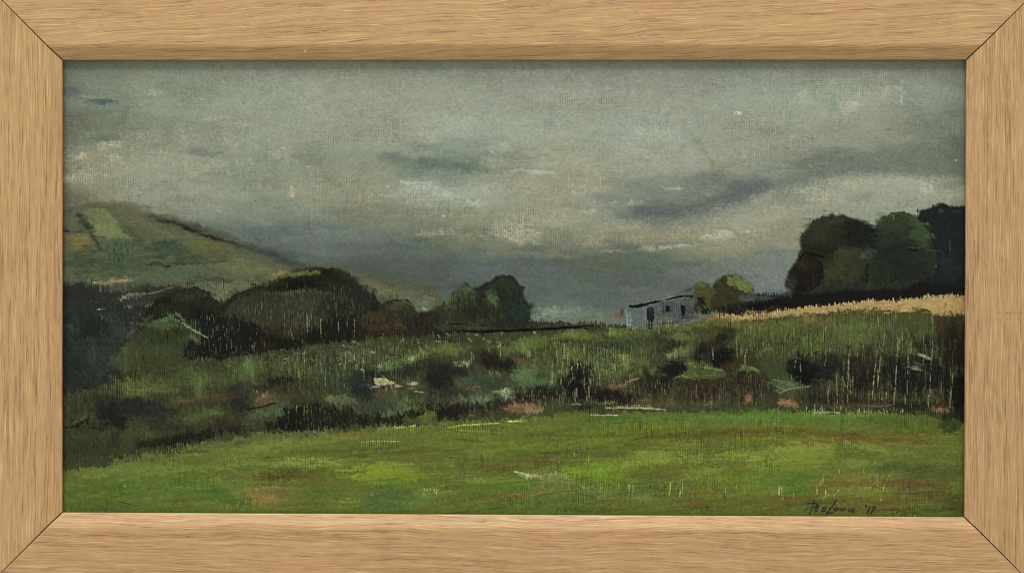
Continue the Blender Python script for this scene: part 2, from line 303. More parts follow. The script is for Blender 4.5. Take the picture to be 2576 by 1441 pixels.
    # cut field, track and lower slope
    B('b1',700,1040,140,24,(176,148,96),.9,-6,dry=.3,wv='v'); B('b1',540,1075,110,34,(150,130,92),.8,0,dry=.4,wv='v',n='v'); B('b1',450,1055,30,12,(176,164,134),.8,20); B('b1',740,1045,60,16,(184,150,96),.7)
    reeds('b1',[(420,1050),(860,1030),(860,1120),(480,1150)],[(120,110,80),(84,96,66),(40,48,36)],24,12,1.1,3,.7,.3,32)
    fillp('b1',[(20,1080),(300,1060),(480,1130),(700,1150),(1000,1110),(1300,1090),(1330,1140),(1200,1200),(900,1330),(600,1500),(20,1600)],(50,53,47),.9,7,.5)
    B('b1',300,1200,260,120,(46,50,50),.8); B('b1',350,1100,160,40,(44,56,52),.7,0,n='v'); B('b1',760,1120,260,36,(50,62,48),.7,0,dry=.2,wv='v',n='v')
    S('b1',[(700,1225),(780,1200),(960,1175)],15,(178,164,122),.9,.25,'a'); S('b1',[(960,1180),(1100,1150),(1250,1100)],9,(150,144,112),.75,.4,'h'); B('b1',715,1225,18,10,(196,186,156),.8)
    B('b1',1000,1250,240,40,(62,60,60),.7,-8); B('b1',880,1210,160,26,(54,58,62),.6,-8)
    S('b1',[(480,1340),(580,1345),(700,1335),(840,1320)],22,(164,128,104),.85,.42,'a'); S('b1',[(580,1370),(640,1345)],12,(196,180,158),.8,.3,'h'); B('b1',760,1330,70,20,(176,130,108),.7,dry=.3); S('b1',[(900,1310),(1100,1270),(1180,1250)],12,(120,104,84),.7,.45,'a')
    S('b1',[(470,1335),(560,1325)],6,(180,166,150),.7,.3,'h')
    reeds('b1',[(480,1360),(1000,1340),(940,1440),(480,1430)],[(112,100,84),(84,80,70),(40,42,40)],34,10,1.0,4,.6,.4,33)
    # far slope beyond the round bush
    fillp('b2',[(600,930),(800,960),(1000,1010),(1100,1060),(1500,1085),(1600,1150),(1650,1300),(1400,1360),(900,1250)],(84,88,70),.85,6,.4,'h')
    B('b2',900,970,200,40,(78,80,68),.6,8); B('b2',1000,1100,130,36,(108,108,72),.7,4); B('b2',1420,1110,150,36,(82,80,72),.7,0,dry=.2,wv='h'); B('b2',1300,1170,220,30,(92,104,80),.7); B('b2',1450,1260,120,60,(98,112,88),.8); B('b2',1280,1215,140,18,(104,110,76),.5); B('b2',1080,1170,110,40,(112,112,70),.6)
    B('b2',1480,1340,70,10,(150,160,148),.8,-6,dry=.2); B('b2',1400,1330,40,16,(120,136,116),.6); B('b2',850,1070,80,40,(112,100,70),.4)

def far_field():
    fillp('b3',[(190,1330),(500,1320),(800,1345),(1130,1350),(1180,1420),(1180,1500),(100,1540),(180,1420)],(100,112,100),.55,6,.4,'h',FARFIELD)
    B = blob
    B('c3',430,70,150,60,(128,144,118),.8,0,dry=.3,wv='h'); B('c3',650,60,130,60,(118,130,114),.7,0,dry=.35,wv='h'); B('c3',400,130,180,30,(104,118,104),.7); B('c3',200,90,70,70,(90,106,98),.6); B('c3',300,160,150,14,(140,146,128),.6,0,dry=.35,wv='h')
    B('c3',850,130,160,34,(98,106,90),.6); B('c3',1100,100,80,40,(108,94,78),.6); B('c3',1140,130,50,26,(116,98,80),.5)
    strokes('c3',[(220,20),(1000,30),(1000,150),(240,150)],[(136,150,126),(96,108,98),(84,98,92)],50,14,1.3,0,6,.6,.35,'h',3,.3,41)

def dome(pts, base, shade, lit, motif, seed, c='f', dk=.9, soft=2.6, mark=9):
    """a painted tree crown: base tone, darker rim and foot, broken leafy marks"""
    sl, m = fillp(c, pts, base, 1, soft, .5, 'a', motif)
    strokes(c, pts, [shade, base, tuple(.5 * (np.array(base) + np.array(lit)))], 90, mark, 3, 60, 40, .45, 0, 'a', 3, .3, seed)
    return sl, m

def trees_left():
    B = blob; S = st
    # dark ground laid in first under bushes and hedge
    fillp('f',[(140,800),(330,800),(560,760),(900,790),(1060,800),(1600,815),(1600,900),(900,960),(300,1190),(140,1200)],(46,48,38),.95,6,.4,'a',HEDGE)
    # shady corner at the far left
    fillp('f',[(140,765),(230,760),(300,770),(380,770),(420,800),(330,860),(290,960),(290,1180),(140,1190)],(46,48,46),.95,8,.4,'a',T_SHADE)
    strokes('c1',[(120,60),(800,100),(700,500),(560,800),(120,1100)],[(40,43,38),(54,57,48),(48,54,44),(60,62,52),(36,38,35)],240,22,4,80,25,.5,0,'a',3,.2,51)
    B('c1',420,240,110,170,(36,40,38),.7,0,n='v'); B('c1',520,520,170,180,(54,56,52),.7); B('c1',700,250,120,120,(62,62,52),.5); B('c1',250,700,150,160,(44,46,42),.6); B('c1',900,200,70,120,(74,74,64),.5,40)
    # low bush in front of the slope
    pts = [(840,1440),(940,1370),(1040,1260),(1160,1180),(1300,1140),(1420,1110),(1520,1120),(1620,1190),(1720,1270),(1800,1420),(1800,1700),(1400,1800),(900,1750)]
    fillp('b1', pts, (46,46,34), 1, 2.6, .5, 'a', T_LOW)
    strokes('b1', pts, [(40,40,30),(52,54,36),(58,58,40),(36,36,28)], 150, 12, 3, 70, 35, .5, 0,'a',3,.3,52)
    S('b1',[(940,1400),(1080,1290),(1200,1210),(1300,1150),(1400,1130)],16,(30,30,24),.7,n='a'); B('b1',1370,1200,160,60,(62,62,42),.5); B('b1',1090,1300,60,70,(52,50,34),.5)
    fillp('c1',[(760,420),(830,330),(950,230),(1010,160),(1160,120),(1300,170),(1440,260),(1590,330),(1500,420),(1380,700),(1100,740),(760,680)],(62,66,42),.95,4,.4,'a')
    B('c1',1150,290,260,120,(58,58,34),.8); B('c1',1150,210,220,34,(76,92,60),.7,4); S('c1',[(1110,160),(1190,110),(1290,100),(1330,130),(1360,200),(1450,250),(1560,310),(1600,330)],17,(92,112,78),.75,n='h'); S('c1',[(1330,180),(1380,220),(1460,260),(1580,330)],9,(132,146,106),.8,.15); S('c1',[(1100,165),(1230,140),(1310,160)],16,(92,114,80),.7)
    B('c1',1320,270,110,30,(50,50,36),.7,20); B('c1',1450,330,90,22,(86,96,66),.6,24); S('c1',[(1360,400),(1470,350),(1540,400)],16,(70,84,64),.7)
    B('c1',1450,210,110,50,(62,78,54),.6,24); B('c1',900,420,180,110,(62,66,40),.6); B('c1',1100,480,200,70,(62,76,46),.7); B('c1',1130,560,230,60,(60,64,46),.6,0,n='v'); B('c1',760,560,16,160,(86,90,56),.6,0,n='v'); B('c1',700,560,80,150,(66,70,42),.6,0,n='v')
    S('c1',[(780,340),(900,200),(1000,130)],34,(70,72,60),.6,n='a')
    # the big round bush
    pts = [(1640,1300),(1760,1250),(1900,1160),(2060,1090),(2250,1050),(2380,980),(2520,930),(2720,905),(2880,915),(2990,975),(3090,1060),(3160,1130),(3280,1200),(3370,1290),(3380,1500),(3380,1700),(2300,1780),(1900,1650),(1560,1750),(1500,1500)]
    fillp('b1', pts, (46,45,34), 1, 2.6, .5, 'a', T_ROUND)
    strokes('b1', pts, [(36,35,28),(54,54,38),(60,60,42),(44,42,32)], 260, 14, 3, 80, 30, .5, 0,'a',3,.3,53)
    fillp('b1',[(1700,1420),(1850,1260),(2050,1170),(2400,1130),(2900,1160),(3100,1200),(3050,1440),(2500,1520),(1900,1500)],(62,61,46),.85,6,.5,'a')
    B('b2',180,1280,220,80,(64,64,44),.6); B('b1',2150,1330,300,60,(60,62,42),.5); B('b1',2400,1170,160,24,(82,88,58),.6); B('b2',300,1160,200,20,(84,84,60),.5,0,dry=.3,wv='v')
    S('b1',[(1830,1220),(2050,1110),(2250,1060),(2400,985),(2560,935)],14,(72,74,46),.7,n='a'); S('b1',[(1750,1260),(1900,1180),(2100,1100)],10,(36,36,28),.7,n='a')
    S('b2',[(20,1010),(110,990),(220,970),(330,960),(420,960)],26,(96,94,50),.85,n='h'); S('b2',[(100,985),(240,975)],12,(112,110,56),.7); S('b2',[(120,940),(300,920),(440,925)],14,(56,58,38),.7); B('b2',500,970,60,50,(34,34,28),.8); S('b2',[(20,1030),(120,1000)],9,(30,30,24),.8)
    B('b2',280,1060,290,60,(34,33,27),.85,0); B('b2',160,1090,200,40,(30,30,24),.7,-8); B('b2',640,1060,130,90,(42,42,36),.7,30); S('b2',[(560,930),(700,1000),(820,1090),(960,1190)],30,(58,58,44),.6,n='a')
    B('b2',800,1240,230,130,(50,48,46),.7,10,n='v'); B('b2',560,1330,160,120,(48,44,40),.7,0,n='v')
    # black foot of the bush, scraped upright
    fillp('c1',[(1430,20),(1560,20),(1640,100),(1900,110),(2100,230),(2300,340),(2573,320),(2900,100),(3080,120),(3070,360),(2900,420),(2573,470),(2100,480),(1800,560),(1500,620),(1340,610),(1360,400),(1560,340),(1480,160)],(30,29,27),.82,6,1.2,'v',dry=.12,wv='v')
    fillp('c1',[(2080,220),(2300,320),(2573,300),(2573,240),(2330,180)],(74,50,34),.6,5,.5,'v')
    B('c1',2200,420,110,40,(62,44,32),.6,0,n='v'); B('c2',60,330,90,30,(66,42,32),.6,0,n='v')
    reeds('c1',[(1430,30),(1650,90),(1900,110),(2150,260),(2200,460),(1700,560),(1360,600),(1500,360)],[(118,112,96),(84,80,70),(140,132,112),(70,68,58)],170,12,.95,2,.6,.42,54)
    reeds('c1',[(1650,0),(2573,0),(2573,330),(2100,210),(1900,60)],[(92,88,62),(78,74,54),(112,106,80)],150,11,.95,2,.5,.42,55)
    reeds('c2',[(0,0),(780,0),(760,380),(300,440),(0,430)],[(98,92,78),(120,112,94),(70,66,60)],110,15,.95,2,.55,.42,56)
    reeds('b2',[(60,1060),(900,1060),(980,1420),(60,1420)],[(100,96,80),(80,78,64),(120,116,100)],80,15,.95,2,.5,.45,57)
    for x, y, l in [(285,90,230),(420,140,150),(600,150,120),(760,150,190),(1050,290,70),(130,260,80),(670,460,140)]:
        S('c2',[(x,y),(x-4,y+l/2),(x+2,y+l)],3.4,(150,142,116),.75,.15,'v')
    # rusty little bush
    pts = [(820,1500),(850,1380),(960,1330),(1060,1270),(1150,1235),(1280,1235),(1360,1290),(1400,1360),(1520,1380),(1620,1440),(1500,1560),(1000,1560)]
    fillp('b2', pts, (58,54,38), 1, 2.6, .5, 'a', T_RUST)
    strokes('b2', pts, [(48,44,34),(66,64,42),(72,68,46)], 70, 9, 2.4, 70, 40, .5, 0,'a',3,.3,58)
    S('b2',[(1090,1260),(1180,1240),(1290,1240),(1350,1300)],12,(44,42,32),.7,n='a'); B('b2',1200,1290,110,44,(78,76,50),.6); S('b2',[(1240,1240),(1330,1280),(1360,1310)],12,(92,98,64),.6)
    fillp('c2',[(800,170),(850,90),(960,60),(1080,100),(1200,180),(1420,200),(1420,270),(1100,290),(860,260)],(66,52,35),.8,5,.6,'a'); B('c2',930,120,110,50,(78,56,34),.6); B('c2',1280,210,130,30,(86,58,44),.6); B('c2',1100,300,300,44,(56,44,36),.7,0,n='v'); B('c2',1330,100,90,60,(58,56,42),.6)
    strokes('c2',[(820,120),(1400,180),(1400,340),(860,340)],[(104,74,46),(52,40,32),(72,52,38)],60,8,1.6,80,30,.55,.2,'v',3,.3,59)

def trees_mid():
    B = blob; S = st
    # dark ground below the two crowns, long black line
    fillp('c2',[(1250,140),(1560,60),(2200,40),(2573,180),(2573,330),(2200,330),(1700,330),(1300,330)],(50,46,40),.95,4,.4,'h',LINE)
    fillp('c2',[(2300,160),(2573,170),(3060,190),(3450,200),(3450,230),(2573,330),(2250,290)],(62,58,42),.7,4,.4,'h',LINE)
    # dark crown on the right
    pts = [(1980,1200),(1970,1120),(2050,1090),(2130,1050),(2200,1005),(2290,992),(2370,1005),(2430,1060),(2480,1130),(2500,1200),(2530,1300),(2540,1440),(2480,1520),(2100,1540),(1960,1440)]
    fillp('b2', pts, (46,52,40), 1, 3.0, .6, 'a', T_DARK)
    strokes('b2', pts, [(38,42,36),(52,60,44),(60,66,48),(42,48,44)], 110, 10, 2.8, 70, 40, .5, 0,'a',3,.3,61)
    S('b2',[(2010,1130),(2100,1080),(2180,1030),(2260,1000),(2350,1010),(2430,1070)],13,(28,32,28),.75,n='a'); B('b2',2290,1070,90,50,(56,62,42),.6); B('b2',2170,1240,60,90,(80,94,62),.75,0,n='v'); B('b2',2110,1160,50,30,(72,84,54),.6); B('b2',2400,1330,130,120,(44,54,54),.7,0,n='v'); B('b2',2260,1180,60,60,(44,48,38),.6)
    B('b2',2060,1130,70,30,(36,40,42),.7)
    # olive crown on the left
    pts = [(1560,1500),(1560,1380),(1610,1300),(1690,1230),(1760,1150),(1830,1090),(1880,1062),(1940,1085),(1990,1150),(2080,1220),(2190,1320),(2200,1440),(2100,1540),(1650,1540)]
    fillp('b2', pts, (60,62,44), 1, 2.8, .6, 'a', T_OLIVE)
    strokes('b2', pts, [(50,50,38),(66,68,46),(74,78,50),(46,44,36)], 110, 10, 2.6, 75, 40, .5, 0,'a',3,.3,62)
    B('b2',1890,1120,70,40,(82,98,62),.75); B('b2',1720,1230,80,40,(88,104,66),.75,-30); B('b2',1780,1170,60,26,(74,88,56),.5,-40); B('b2',1840,1220,110,40,(66,68,44),.6); B('b2',2040,1240,60,70,(44,40,32),.7); B('b2',1950,1360,200,80,(46,42,36),.7,0,n='v'); B('b2',1700,1310,60,50,(74,84,56),.6); B('b2',1600,1400,60,90,(54,52,44),.6); S('b2',[(1700,1130),(1740,1100),(1790,1090)],14,(66,76,66),.5,.3,'a')
    B('c2',1700,120,260,80,(54,52,42),.6,0,n='v'); B('c2',2050,110,160,80,(48,44,38),.6,0,n='v')
    reeds('c2',[(1400,60),(2500,60),(2500,330),(1300,330)],[(84,80,66),(40,38,34),(72,66,54)],90,9,1,2,.45,.35,63)
    S('c2',[(1700,200),(1800,192),(1880,188)],8,(20,20,18),.9); S('c2',[(2020,212),(2120,205)],7,(24,24,20),.85)
    S('c2',[(1830,262),(2050,272),(2300,262),(2573,250),(2800,238),(3000,226),(3130,210),(3180,212)],12,(18,18,18),.97,0,'a',.35,thick=.5); S('c2',[(2100,275),(2573,252),(2960,232),(3080,218)],9,(16,16,16),.95); S('c2',[(3080,238),(3110,236)],10,(20,20,18),.9)
    S('c2',[(2573,215),(2900,205),(3300,190)],16,(72,66,48),.6,.1,'h'); S('c2',[(3000,200),(3300,175)],10,(84,66,50),.5)
    S('c3',[(0,300),(250,290),(500,262)],20,(44,40,36),.75,.15,'h')

def shed():
    B = blob; S = st
    wall = [(330,745),(410,700),(600,690),(820,640),(1000,590),(1200,545),(1440,530),(1440,900),(1240,960),(1200,1000),(900,1010),(800,1050),(430,1050),(360,1000),(330,880)]
    fillp('e2', wall, (92,104,100), 1, 1.5, .4, 'v', SHED)
    strokes('e2', wall, [(98,110,105),(88,100,98),(102,110,102),(90,100,94)], 60, 9, 1.5, 90, 6, .5, .1,'v',1.5,.3,71)
    fillp('e2',[(820,640),(1440,530),(1440,900),(1240,960),(900,1000),(810,900)],(70,76,75),.9,2,.5,'v'); B('e2',1250,590,190,50,(80,88,88),.7,-6); B('e2',900,720,80,60,(98,102,97),.7); B('e2',900,800,90,40,(86,88,82),.6); B('e2',560,850,120,160,(92,105,103),.6); B('e2',1400,610,90,60,(82,90,90),.6)
    S('e2',[(345,745),(370,850),(380,1000)],22,(124,148,148),.85,.15,'v'); S('e2',[(400,730),(405,830),(410,1010)],22,(112,150,162),.85,.15,'v'); S('e2',[(432,760),(432,900),(428,1010)],8,(150,170,170),.7,.2,'v'); S('e2',[(300,790),(330,870)],12,(134,142,134),.6,.3,'v')
    S('e2',[(398,760),(402,800)],8,(76,112,136),.8)
    # foot of the wall, grass growing up
    B('e2',950,880,170,60,(104,104,88),.7,0,dry=.2,wv='h'); B('e2',880,900,90,26,(112,106,88),.6)
    # left-hand brown
    B('e2',190,840,120,60,(102,86,72),.5); B('e2',290,770,30,40,(52,44,40),.6)
    # roof
    fillp('e2',[(390,670),(500,660),(640,632),(800,600),(960,568),(1100,535),(1250,510),(1440,500),(1440,525),(1250,535),(1080,560),(930,600),(760,655),(640,690),(520,715),(420,715)],(26,32,32),.96,1.2,.5,'h',SHEDROOF)
    S('e2',[(400,690),(520,690),(640,665)],14,(16,18,18),.8); S('e2',[(1100,530),(1200,480),(1320,420),(1460,360)],17,(60,72,70),.75,.15,'h'); B('e2',1340,460,110,50,(76,86,84),.6,-12); B('e2',1390,410,60,24,(56,66,64),.6,-24); S('e2',[(840,600),(1010,545),(1180,500)],6,(140,150,140),.6,.3,'h')
    B('e2',760,690,46,12,(60,66,66),.6)
    # door and windows
    fillp('e2',[(690,705),(800,700),(800,880),(790,1050),(690,1050),(685,860)],(40,42,44),.96,1.2,.5,'v',SHEDDOOR); B('e2',745,740,36,36,(58,60,62),.7); B('e2',700,850,14,80,(26,26,26),.8,0,n='v'); S('e2',[(745,900),(745,1050)],10,(22,22,22),.9)
    for x in (705, 725, 775): S('e2',[(x,930),(x,1050)],4,(112,112,90),.7,.2,'v')
    fillp('e2',[(1000,670),(1060,665),(1060,775),(1000,775)],(34,36,40),.95,1.2,.5,'v',SHEDWIN); B('e2',1080,730,30,60,(64,66,72),.7); S('e2',[(1115,680),(1115,800)],12,(78,84,98),.8)
    fillp('e2',[(1235,655),(1310,680),(1320,820),(1235,850)],(30,30,34),.95,1.2,.6,'v',SHEDWIN2)
    S('e2',[(1165,680),(1165,780),(1170,880)],34,(80,90,104),.75,.1,'v'); S('e2',[(1190,810),(1180,830)],14,(100,130,150),.8); B('e2',1350,760,60,50,(60,60,64),.7); B('e2',1440,760,100,60,(58,56,52),.7); S('e2',[(1290,680),(1400,690)],8,(40,44,44),.7)
    B('e2',1300,860,60,50,(52,44,42),.7,0,dry=.2,wv='v'); B('e2',1400,850,110,40,(70,62,54),.6,0,dry=.2,wv='h')
    for x, y in [(1010,860),(1300,890),(1290,910),(1430,905),(1530,975),(1390,815),(1530,755)]: B('e2',x,y,14,8,(172,158,132),.7,0,.5)

def trees_right():
    B = blob; S = st
    # bushes behind the shed
    pts = [(1440,360),(1490,310),(1580,290),(1680,310),(1740,350),(1790,420),(1800,700),(1700,800),(1440,760)]
    fillp('e2', pts, (74,72,44), 1, 2, .5, 'a', T_SMALL)
    strokes('e2', pts, [(62,60,38),(82,82,48),(68,64,40)], 50, 9, 2.2, 70, 40, .5, 0,'a',2,.3,81)
    B('e2',1560,340,90,34,(90,90,56),.7); B('e2',1620,450,110,60,(80,76,42),.6); B('e2',1560,640,80,90,(44,38,32),.8); S('e2',[(1520,540),(1590,600),(1660,690)],13,(28,26,22),.8); S('e2',[(1440,420),(1440,640)],12,(70,84,70),.7,.2,'v'); B('e2',1610,740,80,60,(28,26,28),.85); B('e2',1480,700,46,60,(48,46,46),.7)
    pts = [(1770,300),(1840,250),(1920,195),(2040,165),(2160,170),(2260,215),(2340,290),(2410,370),(2420,430),(2360,500),(2280,560),(2300,660),(2250,760),(1900,800),(1700,760),(1700,640),(1780,500)]
    fillp('e2', pts, (62,58,38), 1, 2, .45, 'a', T_LIT)
    strokes('e2', pts, [(54,50,34),(68,64,42),(60,54,38)], 70, 9, 2.4, 70, 40, .45, 0,'a',2,.3,82)
    fillp('e2',[(1980,270),(2040,190),(2160,180),(2260,230),(2340,310),(2410,390),(2400,450),(2320,470),(2230,430),(2130,360),(2010,340)],(104,104,58),.92,2,.4,'h'); B('e2',2280,360,110,50,(116,118,66),.7,30); B('e2',2060,230,80,34,(98,98,58),.6); S('e2',[(2240,230),(2340,300),(2420,400)],9,(128,132,80),.6)
    B('e2',1860,270,70,50,(66,66,46),.7); S('e2',[(1900,250),(1950,300)],20,(50,46,36),.7); B('e2',2130,395,18,12,(128,124,92),.7); S('e2',[(2110,400),(2160,440)],12,(40,38,28),.7); S('e2',[(2400,400),(2410,450)],12,(34,38,30),.7)
    B('e2',2100,500,190,90,(60,58,36),.6); B('e2',1900,540,170,120,(60,54,36),.6); B('e2',2000,720,240,60,(40,34,28),.8,0,n='v'); B('e2',2250,650,90,60,(44,36,30),.7)
    reeds('e2',[(1700,640),(2300,640),(2300,850),(1700,850)],[(112,96,72),(36,32,28),(92,84,58)],46,7,1,4,.6,.3,83)
    # dark field edge below the clump
    fillp('b4',[(60,1200),(200,1180),(480,1160),(700,1150),(1300,1100),(1900,1030),(2500,1000),(2500,1160),(1900,1200),(1400,1240),(900,1290),(500,1340),(200,1380),(0,1440),(-160,1440),(-100,1340),(20,1280)],(34,35,36),.97,3.4,.4,'h',LINE)
    B('b4',260,1215,180,34,(74,82,84),.7,-4,dry=.2,wv='h'); B('b4',500,1170,130,24,(84,86,84),.6); B('b4',100,1220,80,34,(78,84,86),.7); S('b4',[(80,1330),(400,1270),(700,1250)],30,(24,22,22),.85)
    S('b4',[(700,1215),(1200,1180),(1700,1140),(2500,1080)],44,(22,21,20),.85); B('b4',1000,1110,200,30,(46,48,48),.6)
    S('b4',[(60,1390),(300,1340),(700,1285),(1200,1240)],16,(20,18,18),.8)
    fillp('f',[(2000,730),(2440,690),(2440,738),(2150,760),(1980,772)],(30,30,30),.95,4,.4,'h',LINE)
    # slate tree at the far right
    pts = [(1800,470),(1822,390),(1870,330),(1960,300),(2080,275),(2200,290),(2320,285),(2500,300),(2500,1090),(1900,1080),(1900,700),(1940,560)]
    fillp('b4', pts, (38,43,45), 1, 4, .6, 'a', T_SLATE)
    strokes('b4', pts, [(34,38,37),(46,52,48),(38,43,40),(28,31,30)], 150, 13, 2.8, 75, 30, .5, 0,'a',3,.3,84)
    S('b4',[(1830,350),(1960,305),(2090,280),(2200,300),(2320,290)],14,(22,24,26),.75,n='a'); B('b4',1950,470,16,34,(96,104,106),.7,-20); S('b4',[(1980,560),(2010,620)],10,(84,92,92),.6); S('b4',[(1830,320),(1835,350)],8,(40,42,42),.8); S('b4',[(2160,620),(2165,760)],8,(66,76,76),.6); B('b4',2080,340,40,16,(66,74,80),.6); B('b4',2140,880,120,150,(48,58,56),.5)
    B('b4',2250,330,60,40,(56,60,62),.5,0,dry=.3)
    # right-hand crown of the clump
    pts = [(1400,520),(1420,460),(1490,400),(1580,350),(1680,342),(1790,370),(1850,430),(1920,520),(1975,610),(1990,700),(2040,770),(2030,880),(2000,1000),(1700,1130),(1300,1140),(1290,700),(1340,560)]
    fillp('b4', pts, (48,54,42), 1, 2.4, .4, 'a', T_CLUMPB)
    strokes('b4', pts, [(42,46,38),(54,62,44),(50,54,40),(38,40,36)], 150, 13, 3, 40, 40, .45, 0,'a',3,.3,85)
    B('b4',1700,450,240,70,(58,64,42),.7,6); B('b4',1850,560,90,130,(66,76,46),.75,-25); S('b4',[(1640,360),(1790,400),(1900,520),(1970,640)],26,(64,74,46),.7,n='a'); B('b4',1560,520,160,70,(54,62,52),.7); B('b4',1500,450,90,40,(58,64,44),.6,-30); S('b4',[(1440,470),(1520,400),(1640,360)],12,(70,78,50),.6); B('b4',1890,640,50,60,(70,78,44),.6)
    B('b4',1600,800,280,130,(42,42,38),.7); B('b4',1850,840,200,100,(44,54,48),.6); S('b4',[(1730,715),(1800,735),(1830,730)],12,(26,26,24),.85); S('b4',[(1730,712),(1860,708)],8,(72,78,66),.6); B('b4',1750,940,240,90,(40,40,40),.7); B('b4',2010,900,40,14,(96,100,84),.6,-30); S('b4',[(2020,730),(2050,780)],12,(28,34,30),.7); S('b4',[(1890,700),(1960,740),(2040,740)],12,(66,78,64),.5); B('b4',1400,700,90,110,(48,46,40),.6); B('b4',1400,580,60,50,(60,58,46),.6)
    # left-hand crown
    pts = [(620,800),(650,690),(660,580),(720,500),(780,440),(830,410),(960,385),(1080,380),(1180,410),(1260,450),(1330,480),(1400,510),(1420,580),(1380,680),(1330,760),(1320,1130),(700,1180),(580,1160),(490,1120),(540,930),(600,850)]
    fillp('b4', pts, (48,48,38), 1, 2.4, .4, 'a', T_CLUMPA)
    strokes('b4', pts, [(40,42,34),(54,54,40),(60,60,42),(36,38,34)], 150, 12, 3, 60, 40, .45, 0,'a',3,.3,86)
    B('b4',850,520,170,110,(58,58,40),.75,-20); B('b4',1000,430,140,40,(56,62,44),.7); S('b4',[(670,620),(720,530),(790,460),(900,400)],16,(66,64,44),.6,n='a')
    B('b4',1250,520,170,80,(34,36,32),.8,10); B('b4',1230,620,160,70,(34,34,32),.8); strokes('b4',[(1080,440),(1400,500),(1380,700),(1080,700)],[(58,60,52),(24,26,24),(44,46,42)],60,9,1.6,40,40,.6,.1,'a',3,.3,87); B('b4',850,730,170,50,(38,40,34),.8)
    S('b4',[(630,790),(700,760),(800,790),(880,790)],16,(20,20,18),.9,n='a'); S('b4',[(640,780),(610,840)],16,(24,22,20),.8); S('b4',[(900,770),(1000,740),(1090,660)],14,(36,36,30),.6); S('b4',[(1330,520),(1400,560)],16,(28,30,28),.7)
    fillp('b4',[(1000,750),(1060,705),(1160,690),(1240,720),(1290,800),(1300,900),(1260,1020),(1100,1060),(900,1060),(880,940),(950,830)],(58,57,38),.85,5,.5,'a',T_CLUMPA); B('b4',1110,790,130,80,(66,66,40),.6); B('b4',980,960,120,80,(74,62,40),.7); B('b4',1180,930,80,80,(62,58,40),.6); B('b4',1330,790,60,70,(66,76,66),.6); S('b4',[(1330,870),(1310,1060)],16,(32,32,30),.7)
    B('b4',1050,1080,250,44,(56,56,50),.6); B('b4',1160,1060,80,26,(62,62,58),.5)
    # brown bush in its lap
    pts = [(600,850),(660,800),(780,790),(860,850),(880,960),(850,1080),(760,1150),(620,1160),(500,1120),(540,960)]
    fillp('b4', pts, (42,34,28), 1, 2.4, .5, 'a', T_BROWN)
    strokes('b4', pts, [(34,28,24),(56,46,36),(48,38,30)], 50, 10, 2.4, 70, 35, .5, 0,'a',2,.3,88)
    B('b4',680,890,80,60,(64,52,38),.7); B('b4',760,860,60,60,(48,36,28),.6); B('b4',550,1060,60,60,(76,66,62),.6,0,dry=.3); B('b4',540,1120,50,34,(84,72,70),.5,0,dry=.3); B('b4',650,1120,60,50,(26,24,22),.7); B('b4',850,940,26,100,(30,26,22),.7); S('b4',[(540,930),(510,1030),(490,1110)],9,(30,28,28),.7,.2)
    reeds('b4',[(600,900),(1300,950),(1300,1180),(600,1180)],[(84,78,66),(60,56,50),(26,26,26)],60,8,1,4,.5,.35,89)

def stubble():
    B = blob; S = st
    fillp('c4',[(-420,150),(0,60),(900,0),(2400,-90),(2400,140),(900,150),(0,210),(-420,230)],(104,90,58),1,4,.4,'h',HEDGE)
    fillp('c4',[(-100,70),(400,40),(900,-10),(1400,-50),(2400,-110),(2400,-60),(1400,-15),(900,35),(400,75),(-100,125)],(30,29,28),.9,4,.4,'h',LINE)
    fillp('c4',[(-330,150),(-200,115),(0,105),(180,88),(500,53),(900,5),(1400,-42),(1900,-77),(2400,-112),(2400,95),(2150,120),(2000,80),(1800,60),(1500,90),(1300,80),(1000,90),(700,130),(300,170),(60,170),(-200,190)],(172,146,92),.97,3,.5,'v',STUBBLE)
    strokes('c4',[(0,120),(900,20),(2400,-60),(2400,80),(900,90),(0,150)],[(188,162,106),(160,132,82),(180,150,96),(140,118,70)],170,20,1.6,-5,5,.6,.2,'h',2,.4,91)
    B('c4',1800,0,500,30,(190,158,108),.5,0,dry=.3,wv='h'); B('c4',2150,-20,200,40,(170,142,98),.5,0,dry=.4)
    reeds('b4',[(-100,1420),(300,1340),(900,1280),(1500,1230),(2300,1180),(2300,1230),(1500,1270),(900,1320),(0,1440)],[(194,166,112),(182,152,100),(30,26,24)],120,6,1.1,2,.55,.25,92)
    B('b4',2250,1200,80,50,(150,124,88),.7,0,dry=.4,wv='v'); B('c4',200,80,160,20,(176,160,108),.6,0,dry=.3); B('c4',-150,150,120,22,(150,120,80),.6,0,dry=.3)
